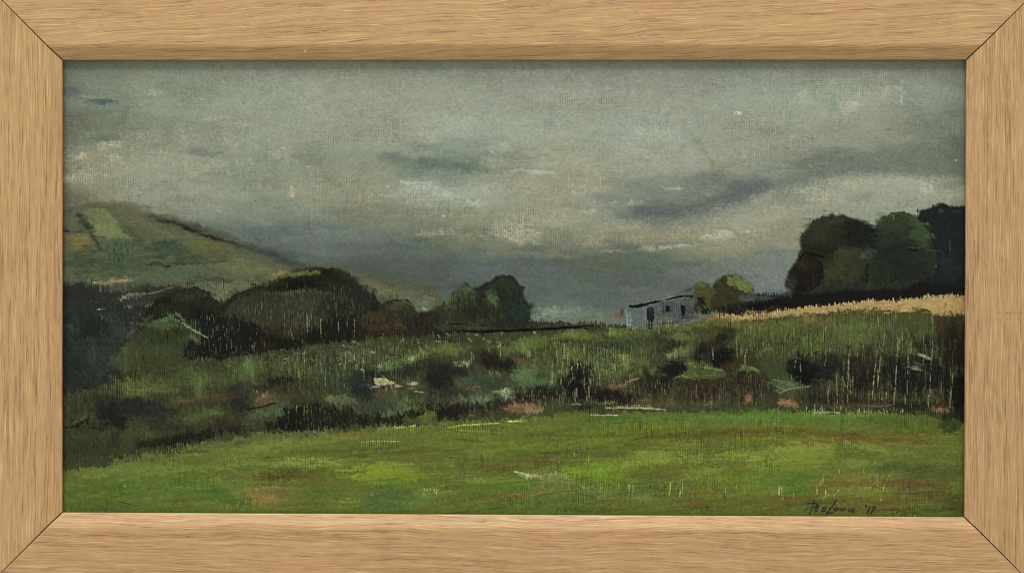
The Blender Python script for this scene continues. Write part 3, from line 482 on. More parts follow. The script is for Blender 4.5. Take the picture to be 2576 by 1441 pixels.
def hedge():
    B = blob; S = st
    area = [(140,1190),(140,1000),(300,960),(420,900),(560,905),(700,880),(830,862),(1000,846),(1200,836),(1400,830),(1560,826),(1640,822),(1760,812),(1860,806),(1960,796),(2060,786),(2150,782),(2200,776),(2260,786),(2330,774),(2350,794),(2446,790),(2446,1070),(2080,1042),(1850,1040),(1640,1040),(1300,1056),(1000,1082),(700,1108),(560,1134),(400,1156),(290,1166)]
    fillp('f', area, (62,68,46), .97, 4, .6, 'v', HEDGE)
    G = [(78,92,54),(66,80,48),(90,104,62),(58,66,44),(84,92,58)]
    D = [(38,38,34),(46,46,38),(32,32,30),(54,52,42)]
    strokes('f',[(900,850),(1600,830),(2330,790),(2330,960),(900,980)],G,420,20,3.2,80,30,.5,.1,'v',4,.3,101)
    strokes('f',[(300,960),(900,880),(900,1000),(300,1060)],[(72,82,52),(64,74,46),(82,92,58),(56,60,44)],200,20,3.4,80,25,.5,.1,'v',4,.3,102)
    # c1: left hedge
    B('c1',900,830,330,110,(82,98,56),.8,0,dry=.1,wv='v'); B('c1',1000,870,220,40,(98,112,58),.6,0,dry=.25,wv='v'); B('c1',1450,720,300,90,(76,92,56),.75); B('c1',1980,640,150,130,(78,98,62),.85,0,n='v'); B('c1',2020,590,50,90,(88,116,74),.7,0,n='v'); B('c1',2300,620,180,110,(78,86,54),.7,0,dry=.15,wv='v'); B('c1',1500,850,60,130,(90,108,66),.7,0,n='v'); B('c1',1250,800,260,80,(78,88,58),.6,0,dry=.2,wv='v')
    B('c1',800,560,190,100,(66,72,42),.5); B('c1',1800,760,180,80,(70,84,52),.6); B('c1',2450,700,120,80,(72,76,48),.6,0,dry=.2,wv='v'); B('c1',1700,640,140,60,(64,66,46),.5)
    B('c1',820,1060,380,110,(46,46,46),.85,6); B('c1',580,1080,130,140,(38,40,38),.8); B('c1',950,1000,200,60,(44,48,50),.7); B('c1',1880,960,150,130,(44,43,44),.9); B('c1',1880,860,90,70,(48,48,46),.7); B('c1',2300,800,200,50,(44,42,40),.85,-10); B('c1',2380,770,120,36,(36,34,34),.8,-6)
    B('c1',1700,930,260,60,(88,66,54),.55,-4); B('c1',1310,975,80,18,(112,90,76),.6,-8,dry=.2); B('c1',1380,955,60,14,(120,88,74),.6,-8); B('c1',1600,1000,240,40,(66,56,46),.6); B('c1',2180,960,140,70,(104,76,64),.75,-10); B('c1',2170,912,44,14,(150,136,118),.7,-10,dry=.1); B('c1',2130,940,60,16,(118,94,80),.6,-12); S('c1',[(2000,1060),(2150,1030),(2280,990)],10,(34,32,30),.8)
    B('c1',1560,1110,240,50,(72,92,54),.8,-10); B('c1',1450,1160,200,50,(68,82,50),.7,-6); B('c1',1640,1090,60,14,(96,118,78),.6); B('c1',2250,1080,150,50,(70,98,66),.75,-12); B('c1',2120,1120,110,30,(78,98,62),.6,-10); B('c1',2350,1060,50,20,(104,130,100),.6)
    B('c1',1300,1250,160,50,(56,62,44),.6); B('c1',1800,1240,220,60,(58,42,42),.75,4,n='v'); B('c1',2350,1230,230,80,(28,28,28),.85,-8,n='v'); B('c1',2470,1140,110,130,(28,30,28),.8,0,n='v'); B('c1',1450,1330,420,50,(36,35,30),.85,-10,n='v'); B('c1',1000,1400,220,40,(36,38,32),.7,-10); B('c1',1150,1220,200,60,(52,54,44),.7)
    B('c1',380,1340,270,110,(58,66,46),.85); B('c1',880,1300,180,70,(64,76,48),.7); B('c1',700,1210,60,80,(34,36,34),.7); B('c1',500,1250,300,12,(38,40,38),.6); B('c1',640,1400,60,180,(46,52,44),.5,0,n='v')
    S('c1',[(150,1250),(260,1230),(340,1180),(400,1130)],14,(28,24,24),.85); S('c1',[(240,1210),(300,1170),(360,1120)],16,(104,84,72),.6,.3,'h'); B('c1',340,1010,130,50,(64,70,46),.6)
    # c2: middle
    B('c2',450,480,330,90,(66,72,50),.75,0,dry=.1,wv='v'); B('c2',200,640,230,90,(74,82,54),.75,0,dry=.15,wv='v'); B('c2',430,640,60,130,(56,70,60),.7,0,n='v'); B('c2',600,720,130,110,(56,74,58),.7,0,n='v'); B('c2',850,520,220,100,(80,88,66),.75,0,dry=.2,wv='v')
    B('c2',1150,600,170,60,(84,112,64),.85,-14); B('c2',1090,640,110,26,(96,124,70),.7,-8); B('c2',1350,530,150,70,(84,106,62),.8,-8); B('c2',1700,440,250,60,(88,104,56),.9,0,dry=.05); B('c2',1500,470,90,40,(104,118,66),.7,0,dry=.2,wv='v'); B('c2',2330,450,150,70,(82,104,58),.85); B('c2',2480,370,130,44,(96,110,64),.8,-10)
    B('c2',1300,400,300,30,(62,70,48),.6); B('c2',1100,400,260,34,(70,74,56),.6,0,dry=.3,wv='v')
    B('c2',1660,640,260,90,(48,44,40),.9,6); B('c2',2180,580,220,90,(42,36,34),.9,8); B('c2',2080,500,90,50,(50,46,40),.8); B('c2',1640,760,160,100,(34,34,34),.8); B('c2',1540,560,100,40,(66,56,52),.6); B('c2',1300,680,180,50,(50,48,46),.8,-4); B('c2',1820,700,200,50,(46,46,46),.7); B('c2',2330,610,110,50,(36,32,32),.8)
    B('c2',830,760,200,120,(46,56,54),.9,0); B('c2',1000,700,190,50,(42,50,50),.85,-4); B('c2',850,900,160,80,(38,48,48),.85); B('c2',640,980,140,70,(56,68,56),.6)
    B('c2',1080,860,140,40,(84,64,58),.9); B('c2',1060,910,120,26,(92,72,66),.8); B('c2',960,830,40,14,(84,76,64),.6)
    B('c2',1180,960,200,60,(66,86,60),.8,0,dry=.1,wv='v'); B('c2',1230,1040,200,60,(72,96,66),.8,-10,dry=.1,wv='v'); B('c2',1200,1080,140,26,(92,120,88),.7,-12); B('c2',950,1040,200,60,(56,68,58),.8); B('c2',560,950,120,30,(112,124,88),.75,4); B('c2',650,970,120,40,(84,100,70),.7); B('c2',60,1040,90,60,(62,84,62),.7)
    B('c2',150,850,200,60,(62,60,48),.7,0,n='v'); B('c2',130,930,150,40,(82,62,54),.5); B('c2',300,960,160,70,(56,56,44),.6,0,n='v'); B('c2',600,1020,140,24,(78,62,48),.5)
    B('c2',1980,780,170,50,(62,84,70),.85); B('c2',2150,800,180,60,(52,66,56),.8); B('c2',1980,840,110,14,(112,88,76),.7,-4); B('c2',2000,950,130,50,(84,118,88),.85,-10); B('c2',2050,980,90,30,(104,142,106),.7,-14,dry=.1); B('c2',2000,900,100,26,(70,96,72),.6); B('c2',1700,900,200,70,(48,56,50),.7,0,n='v'); B('c2',1540,980,180,60,(54,66,50),.7,0,n='v')
    B('c2',2490,700,120,90,(92,116,76),.8,0,dry=.15,wv='h'); B('c2',2510,660,60,20,(128,150,110),.7,0,dry=.2,wv='h'); B('c2',2520,780,90,60,(86,108,74),.7); B('c2',2300,880,120,34,(150,168,140),.8,0,dry=.3); B('c2',2370,930,60,26,(136,150,128),.7,0,dry=.3); B('c2',2480,430,60,60,(134,152,124),.7,60,dry=.1); B('c2',2530,500,26,40,(140,158,134),.7,0,dry=.1)
    B('c2',2450,555,100,26,(122,62,50),.85,4,dry=.05); B('c2',2540,580,70,20,(110,66,54),.7); B('c2',1830,590,90,44,(120,138,116),.8,-8,dry=.3,wv='v'); B('c2',1880,580,50,30,(146,158,140),.7,0,dry=.35,wv='v'); B('c2',1340,540,40,36,(150,164,136),.7,0,dry=.45); B('c2',2170,710,70,30,(140,150,126),.6,0,dry=.45,wv='v'); B('c2',2110,420,24,44,(150,150,128),.6,0,dry=.35,wv='v')
    S('c2',[(2240,450),(2245,530)],8,(150,156,128),.7,.2,'v'); B('c2',1960,530,10,60,(120,128,92),.7,0,n='v')
    # dark foot of the middle hedge
    fillp('c2',[(0,1130),(60,1040),(300,1000),(520,1010),(700,1080),(850,1110),(1100,1120),(1400,1060),(1560,1020),(1760,1020),(1900,1060),(1880,1120),(1700,1150),(1560,1180),(1450,1120),(1300,1180),(1160,1210),(800,1220),(400,1260),(0,1290)],(31,30,27),.82,6,1.2,'v',dry=.12,wv='v')
    B('c2',1750,1060,160,50,(40,38,32),.8,0,n='v'); B('c2',1520,1100,70,34,(88,104,44),.8,0,n='v'); B('c2',1350,1150,90,34,(72,88,46),.7,-10); B('c2',2000,1040,220,60,(50,44,38),.8,0,n='v'); B('c2',2250,1030,160,60,(54,46,42),.8,0,n='v'); B('c2',2100,1100,200,30,(66,62,44),.6)
    B('c2',1830,960,50,50,(116,96,76),.6,0,dry=.4,wv='v'); fillp('c2',[(2310,1080),(2380,1010),(2450,930),(2490,960),(2560,1010),(2700,1040),(2700,1080),(2500,1100)],(122,97,77),.6,4,.7,'a'); B('c2',2450,1000,60,50,(134,104,84),.45); B('c2',2600,1060,90,20,(150,130,104),.6,0,dry=.2)
    reeds('c2',[(0,1000),(700,1050),(1300,1080),(1300,1220),(0,1290)],[(92,88,70),(70,68,54),(112,104,82)],120,10,1,2,.55,.4,103)
    reeds('c2',[(1200,880),(1600,880),(2200,900),(2400,1060),(1300,1120)],[(112,118,88),(90,100,72),(34,34,32),(132,126,100)],140,10,1,2,.6,.38,104)
    reeds('c2',[(0,480),(900,400),(1500,360),(1500,520),(700,700),(0,740)],[(118,124,92),(98,106,72),(140,142,114),(84,90,64)],170,14,1,5,.55,.32,105)
    reeds('c2',[(0,720),(700,640),(700,980),(0,980)],[(98,104,72),(80,84,60),(40,42,38)],90,14,1,3,.5,.35,106)
    rr = np.random.default_rng(77)
    for x, y in [(640,425),(590,480),(710,485),(740,430),(760,395),(430,480),(250,485),(75,550),(60,580),(350,550),(400,570),(265,560),(640,560),(620,600),(520,640),(560,610),(710,560),(840,430),(800,405),(1380,355),(1380,395),(1430,450),(1610,315),(1720,300),(1715,320),(1620,370),(1590,355),(1560,395),(1915,350),(1940,365),(2070,345),(2000,310),(2260,290),(2290,380),(2230,375),(2240,410),(840,650),(1000,640),(1030,590),(1290,600),(180,490),(950,470),(2580,285),(1250,360),(770,560),(660,630)]:
        B('c2', x, y, rr.uniform(13, 24), rr.uniform(5, 9), (168,164,148) if rr.random() < .6 else (134,132,118), .85, rr.uniform(-30, 5), .5, 0, 'a', 'h', .3, .8)
    for x, y, l in [(470,650,200),(660,560,300),(340,700,130),(760,500,60),(850,560,120),(1950,480,120),(1040,560,70),(200,620,110),(95,1040,130),(180,1010,90),(255,1040,140),(285,1000,90)]:
        S('c2',[(x,y),(x-6,y+l/2),(x-2,y+l)],3.4,(140,144,112),.7,.12,'v')
    # c3: hedge below the shed
    B('c3',700,310,330,60,(92,104,56),.85,-4); B('c3',1200,270,260,50,(88,104,54),.85); B('c3',650,310,60,34,(108,122,72),.7,0,dry=.2,wv='h'); B('c3',200,400,200,60,(84,102,56),.8,-10); B('c3',1650,220,330,44,(92,100,52),.8); B('c3',2250,190,330,50,(92,96,50),.85); B('c3',2500,240,110,60,(80,84,48),.7); B('c3',1060,275,40,20,(132,138,78),.7,0,dry=.3,wv='v')
    B('c3',1020,430,190,70,(54,66,58),.85,-8); B('c3',640,390,90,40,(66,82,60),.7); B('c3',1400,420,190,60,(62,76,58),.7); B('c3',1150,340,160,40,(70,90,56),.7); B('c3',1280,300,90,34,(66,84,54),.6); B('c3',1300,480,160,60,(76,84,56),.7,-20); B('c3',1570,340,90,70,(52,58,44),.75); B('c3',1660,420,130,60,(50,44,36),.8,-8); B('c3',1550,460,60,40,(48,54,48),.7); B('c3',1050,380,40,16,(38,48,46),.7)
    B('c3',1780,460,150,50,(92,112,70),.75,-20); B('c3',1690,490,90,26,(112,138,96),.7,-16); B('c3',1730,320,130,40,(98,112,62),.7); B('c3',1870,330,40,34,(122,138,96),.6,0,dry=.2,wv='h'); B('c3',1620,515,24,10,(160,172,140),.8,-20)
    B('c3',300,620,240,110,(78,94,58),.7,0,dry=.1,wv='v'); B('c3',750,520,200,90,(92,108,64),.7,0,dry=.1,wv='v'); B('c3',900,560,160,80,(78,96,60),.7); B('c3',560,480,170,60,(80,92,58),.6,0,dry=.2,wv='v'); B('c3',1130,580,170,80,(108,118,70),.75,0,dry=.25,wv='v'); B('c3',1250,560,200,50,(98,112,66),.6,0,dry=.2,wv='v'); B('c3',1000,690,160,60,(72,98,66),.75); B('c3',300,780,300,50,(72,100,74),.8,0,dry=.05,wv='h'); B('c3',520,700,80,40,(100,124,82),.6,0,dry=.2); B('c3',100,740,120,60,(84,108,74),.7); B('c3',380,820,170,30,(60,80,60),.7)
    B('c3',740,690,110,110,(34,33,36),.95,0,e=.4); B('c3',680,850,170,130,(26,25,28),.9); B('c3',870,760,70,60,(50,50,42),.7); B('c3',350,900,200,80,(40,36,32),.9,0,n='v'); B('c3',960,920,330,80,(38,34,32),.9,0,n='v'); B('c3',1500,800,200,120,(46,42,36),.85,0,n='v'); B('c3',1690,650,130,80,(30,30,30),.9,-14); B('c3',1620,760,60,60,(36,36,36),.8); B('c3',1140,930,160,70,(40,34,32),.8); B('c3',200,960,150,60,(46,40,36),.8,0,n='v')
    B('c3',1960,470,90,110,(38,36,36),.9); B('c3',2180,520,130,110,(28,28,30),.95); B('c3',2080,410,110,60,(56,46,38),.8); B('c3',2270,300,120,70,(52,48,38),.8,0,n='v'); B('c3',2100,300,110,50,(74,72,48),.6); B('c3',2180,330,90,40,(40,36,32),.7); B('c3',2390,360,100,90,(72,92,54),.8,0,n='v'); B('c3',2420,480,110,90,(54,60,48),.7); B('c3',2500,330,70,70,(76,82,50),.6); B('c3',1930,320,90,60,(70,72,54),.6); B('c3',2330,640,140,60,(58,50,40),.8); B('c3',2300,590,110,26,(84,56,44),.6)
    B('c3',1100,810,80,20,(132,90,66),.8,-4); B('c3',1190,800,90,14,(150,120,90),.7,-4,dry=.2,wv='h'); B('c3',1130,840,70,14,(112,84,64),.6); B('c3',1280,780,90,60,(64,54,44),.6); S('c3',[(1200,780),(1260,760),(1330,740)],8,(150,140,110),.7,.2); B('c3',1200,880,60,60,(132,122,90),.6,0,dry=.45,wv='v')
    B('c3',2000,820,330,110,(56,46,38),.8,0,n='v'); B('c3',1900,930,330,50,(64,52,42),.7,0,n='v'); B('c3',2480,690,90,26,(96,122,78),.75,20); B('c3',2440,940,50,40,(134,98,72),.85); B('c3',2430,965,30,10,(176,140,104),.7); B('c3',2020,1000,60,20,(128,98,78),.7); B('c3',2350,820,200,130,(50,46,40),.7,0,n='v')
    B('c3',1380,970,70,24,(104,90,72),.7); B('c3',900,990,160,30,(84,96,60),.8); B('c3',1030,985,50,18,(110,124,70),.7); B('c3',130,1030,130,40,(128,102,82),.75,-4); B('c3',40,1060,90,26,(140,106,84),.7); B('c3',240,1050,60,20,(136,126,96),.6,0,dry=.3)
    B('c3',1600,1010,340,26,(86,72,56),.7); B('c3',760,1020,110,34,(46,48,36),.8,-12); S('c3',[(640,1010),(700,1000),(740,1010)],10,(140,132,112),.7,.2); B('c3',430,1040,140,20,(70,70,48),.6,0,dry=.2,wv='v')
    S('c3',[(1000,1050),(1150,1040),(1300,1042),(1450,1046),(1600,1062)],10,(176,170,136),.75,.2,'h',.6,thick=.6); S('c3',[(980,1045),(1250,1018),(1440,1020)],9,(170,164,128),.75,.45,'v'); S('c3',[(830,1112),(950,1116),(1110,1116)],6,(182,174,144),.6,.2,'h')
    reeds('c3',[(150,860),(700,860),(700,1030),(250,1060)],[(134,120,98),(110,100,80),(90,84,66)],110,11,1,2,.6,.38,107)
    reeds('c3',[(420,420),(1300,420),(1300,820),(420,800)],[(140,148,96),(116,128,78),(44,48,40),(152,156,110)],260,15,1,2,.7,.3,108)
    reeds('c3',[(800,720),(1700,740),(1700,1010),(800,1000)],[(112,98,78),(134,120,92),(84,74,60)],160,12,1,3,.55,.4,109)
    reeds('c3',[(1600,760),(2573,720),(2573,1030),(1600,1010)],[(104,90,70),(124,108,84),(84,76,60),(36,32,30)],180,14,1,2,.55,.4,110)
    reeds('e2',[(0,930),(1240,900),(1240,1100),(0,1150)],[(150,150,96),(130,136,82),(112,112,88),(48,48,38)],110,8,1,2,.7,.32,111)
    for x, y, l in [(455,540,260),(575,370,170),(605,430,260),(680,850,130),(700,840,100),(820,820,90),(800,920,60),(775,740,70),(1340,860,110),(1910,800,140),(2080,430,120),(1970,500,90),(1590,840,70),(2400,500,90),(2420,440,60),(620,440,90)]:
        S('c3',[(x,y),(x-4,y+l/2),(x+2,y+l)],4,(150,146,110),.75,.12,'v')
    # c4: right hedge
    B('c4',350,210,330,70,(86,96,56),.8,-2,n='v'); B('c4',800,170,300,60,(84,94,56),.7,-4,n='v'); B('c4',1600,150,330,80,(82,92,54),.7,0,n='v'); B('c4',1200,330,500,70,(78,90,54),.6,0,n='v')
    B('c4',500,260,260,130,(74,92,50),.8,0,dry=.05,wv='v'); B('c4',750,400,150,140,(82,102,54),.8,0,dry=.15,wv='v'); B('c4',450,400,200,120,(64,72,46),.7,0,n='v'); B('c4',200,200,150,50,(84,90,50),.7); B('c4',60,330,110,120,(64,76,48),.7,0,n='v'); B('c4',1150,280,260,120,(82,96,58),.85,0); B('c4',1230,220,180,50,(90,108,66),.6); B('c4',1200,120,150,80,(70,84,52),.85,0,n='v'); B('c4',1050,130,130,50,(80,84,52),.7); B('c4',1300,330,160,60,(92,104,66),.6)
    B('c4',1480,200,130,80,(78,94,56),.7,0,n='v'); B('c4',1750,200,240,140,(66,76,48),.85,0,n='v'); B('c4',1830,80,90,60,(68,76,48),.8,0,n='v'); B('c4',1650,240,120,80,(74,80,56),.6); B('c4',1820,320,160,90,(60,68,46),.6,0,dry=.2,wv='v'); B('c4',1500,400,220,110,(62,66,46),.7,0,n='v'); B('c4',800,210,140,60,(92,76,50),.7,0,dry=.1); B('c4',740,150,110,40,(140,112,74),.6,0,dry=.35); B('c4',230,190,50,24,(140,112,74),.6,0,dry=.3)
    B('c4',2170,260,170,180,(52,46,36),.95,0,n='v'); B('c4',2220,500,140,200,(40,36,32),.95,0,n='v'); B('c4',2250,900,140,240,(26,26,25),.95,0,n='v'); B('c4',2080,180,60,90,(66,56,40),.7,0,n='v')
    B('c4',800,660,260,140,(28,31,33),.97,0); B('c4',700,720,150,60,(22,24,26),.9); B('c4',880,700,120,50,(38,50,52),.7); B('c4',950,560,120,70,(40,46,42),.8); B('c4',640,590,70,60,(30,34,34),.8); B('c4',430,640,120,110,(58,72,50),.8,0,n='v'); B('c4',330,600,60,120,(62,72,50),.6,0,n='v'); B('c4',1000,430,130,60,(70,84,58),.6)
    B('c4',1300,640,230,160,(46,43,35),.9,0,n='v'); B('c4',1300,780,220,130,(40,37,33),.9,0,n='v'); B('c4',1150,650,100,160,(40,40,38),.8,0,n='v'); B('c4',1570,640,130,140,(36,37,37),.9,0,n='v'); B('c4',1750,760,230,170,(32,32,32),.92,0,n='v'); B('c4',1900,400,110,80,(36,38,34),.85,0,n='v'); B('c4',1880,600,160,110,(36,38,38),.85); B('c4',2060,760,150,160,(30,31,32),.9,0,n='v'); B('c4',1350,550,110,80,(56,54,40),.7,0,n='v')
    B('c4',80,560,150,60,(60,50,38),.8,0,n='v'); B('c4',140,760,200,110,(56,48,40),.85,0,n='v'); B('c4',330,860,150,70,(50,50,42),.8,0,n='v'); B('c4',800,880,130,70,(58,50,42),.8,0,n='v'); B('c4',850,950,200,60,(48,44,40),.85,0,n='v'); B('c4',1100,930,200,60,(52,44,38),.8,0,n='v')
    B('c4',115,965,50,34,(134,98,70),.85); fillp('c4',[(400,1000),(460,960),(540,960),(620,1000),(650,1040),(560,1035),(480,1015)],(132,98,76),.9,2,.5,'h'); S('c4',[(410,1000),(480,985),(560,1000)],8,(170,136,112),.6); S('c4',[(960,1015),(1100,1030),(1200,1035)],14,(104,76,64),.85); B('c4',1450,1015,160,22,(84,64,54),.8); S('c4',[(1300,1020),(1450,1025),(1600,1010)],9,(110,84,70),.6); B('c4',2080,1065,80,30,(126,88,72),.9,0); B('c4',2100,1075,60,20,(144,100,84),.6); B('c4',2030,1010,60,24,(70,52,46),.7); B('c4',1250,970,300,40,(56,44,38),.8,0,n='v'); B('c4',1750,1020,250,44,(44,40,36),.8); B('c4',200,1010,180,30,(66,54,46),.7)
    B('c4',300,1050,400,30,(62,76,48),.7,2); B('c4',900,1060,300,20,(48,56,40),.8); B('c4',1600,1075,400,20,(50,54,40),.8,1); B('c4',2250,1120,140,60,(40,44,34),.8)
    reeds('c4',[(0,150),(1000,120),(1000,560),(0,560)],[(112,118,70),(96,104,62),(48,52,38),(124,110,74)],260,17,1,2,.65,.3,112)
    reeds('c4',[(1000,120),(2000,80),(2000,500),(1000,500)],[(104,108,72),(90,96,62),(56,60,44)],220,19,1,2,.6,.3,113)
    reeds('c4',[(0,700),(900,780),(2200,860),(2200,1060),(0,1010)],[(128,108,84),(104,88,70),(84,72,58)],190,14,1,2,.55,.38,114)
    for x, y, l, lean in [(1150,340,620,-30),(1140,560,250,0),(1015,680,320,6),(1125,780,200,0),(1160,760,160,0),(1180,720,120,0),(1425,430,190,-10),(1470,430,330,-30),(1505,290,130,-20),(1410,600,200,-20),(1440,600,230,-6),(1390,760,160,-10),(1350,900,80,0),(1380,880,70,0),(1640,340,500,-30),(1655,330,160,-6),(1620,640,320,-20),(1600,900,100,-6),(1745,400,300,-10),(1760,380,120,0),(1730,760,150,0),(1710,900,100,0),(1780,340,140,-10),(1990,130,240,10),(1995,330,280,-20),(1965,700,250,-4),(1945,900,140,0),(2195,690,140,-10),(2175,830,120,0),(2165,950,90,0),(600,560,90,-14),(560,700,60,0),(645,590,90,8),(905,560,60,-10),(885,280,80,-4),(905,220,60,0),(1435,110,100,4),(1985,100,110,0),(90,470,130,0),(250,830,90,0),(850,870,170,0),(930,860,140,0),(1210,840,90,0),(1520,880,80,0),(1290,400,60,-8),(1680,270,90,0)]:
        S('c4',[(x,y),(x+lean*.5-3,y+l*.5),(x+lean,y+l)],4.2,(152,136,98) if 1350<x<1480 else (136,130,110),.8,.15,'v',.4)
    B('c4',1480,945,9,10,(200,190,170),.8,0,.4); B('c4',330,450,40,12,(134,140,112),.6,0,dry=.3)

def accents():
    B = blob; S = st
    reeds('c4',[(0,180),(1000,130),(2000,100),(2050,500),(1000,520),(0,560)],[(92,102,60),(82,92,54),(104,106,66),(70,82,50)],230,24,2.0,3,.5,.18,143)
    reeds('c4',[(1000,420),(2250,350),(2250,980),(1000,980)],[(104,96,64),(92,90,58),(80,82,54),(118,106,74)],170,34,1.5,3,.38,.25,144)
    reeds('c3',[(250,380),(1500,420),(1500,780),(250,800)],[(98,110,66),(84,98,60),(112,120,76)],170,22,1.7,3,.5,.2,145)
    reeds('c2',[(200,480),(1300,420),(1300,700),(200,740)],[(88,96,66),(104,110,80),(74,84,56)],130,20,1.5,5,.45,.22,146)
    def fern(c, pts, cols, seed, ang=8):
        fillp(c, pts, cols[0], .45, 3, .8, 'h', dry=.15, wv='h')
        strokes(c, pts, cols, 34, 19, 1.7, ang, 22, .6, .12, 'h', 2, .5, seed)
    fern('c3',[(1680,740),(1760,700),(1820,660),(1800,600),(1860,570),(1960,600),(2080,610),(2170,660),(2220,700),(2100,740),(1960,750),(1880,760)],[(82,108,58),(96,124,68),(72,94,54),(108,134,80)],141)
    S('c3',[(1690,740),(1760,710),(1840,740)],8,(120,144,88),.6); S('c3',[(1960,630),(2100,650),(2170,660)],7,(114,138,80),.6)
    fern('c4',[(300,790),(380,750),(470,770),(560,770),(640,800),(700,830),(620,850),(520,880),(440,900),(400,870),(440,830)],[(78,106,72),(92,122,84),(68,90,62),(110,138,102)],142,-8)
    S('c4',[(430,890),(540,850),(640,830),(740,825)],8,(120,148,112),.7)
    B('c4',1890,515,70,20,(120,140,112),.85,20,dry=.05); S('c4',[(1840,490),(1900,520),(1965,545)],9,(140,158,132),.75); B('c4',1830,640,60,26,(96,118,92),.8,14); S('c4',[(1770,650),(1840,650),(1890,665)],9,(116,138,112),.7); B('c4',1830,590,50,16,(84,100,82),.6,20)
    fillp('c2',[(950,745),(1010,735),(1070,750),(1130,775),(1190,795),(1150,805),(1080,800),(1020,828),(970,800)],(158,156,126),.95,1.6,.5,'h',thick=.9); B('c2',1010,760,50,16,(176,174,146),.8,10,dry=.1); B('c2',1110,780,50,12,(180,178,150),.8,16); S('c2',[(1010,790),(1060,770)],5,(104,104,84),.7)
    S('c2',[(940,832),(980,828),(1020,832)],8,(160,152,130),.85); S('c2',[(1170,825),(1210,818),(1250,822)],12,(160,156,140),.85,.1); B('c2',1350,800,60,16,(164,164,140),.85,-6,dry=.15); B('c2',1420,880,50,12,(158,160,138),.85,10,dry=.15); B('c2',1330,840,60,18,(112,108,90),.6); B('c2',1300,770,40,30,(92,94,76),.6)
    B('c4',120,640,90,24,(92,122,70),.85,16); B('c4',200,660,50,18,(108,136,80),.7,30); B('c4',50,655,40,14,(84,110,66),.6)

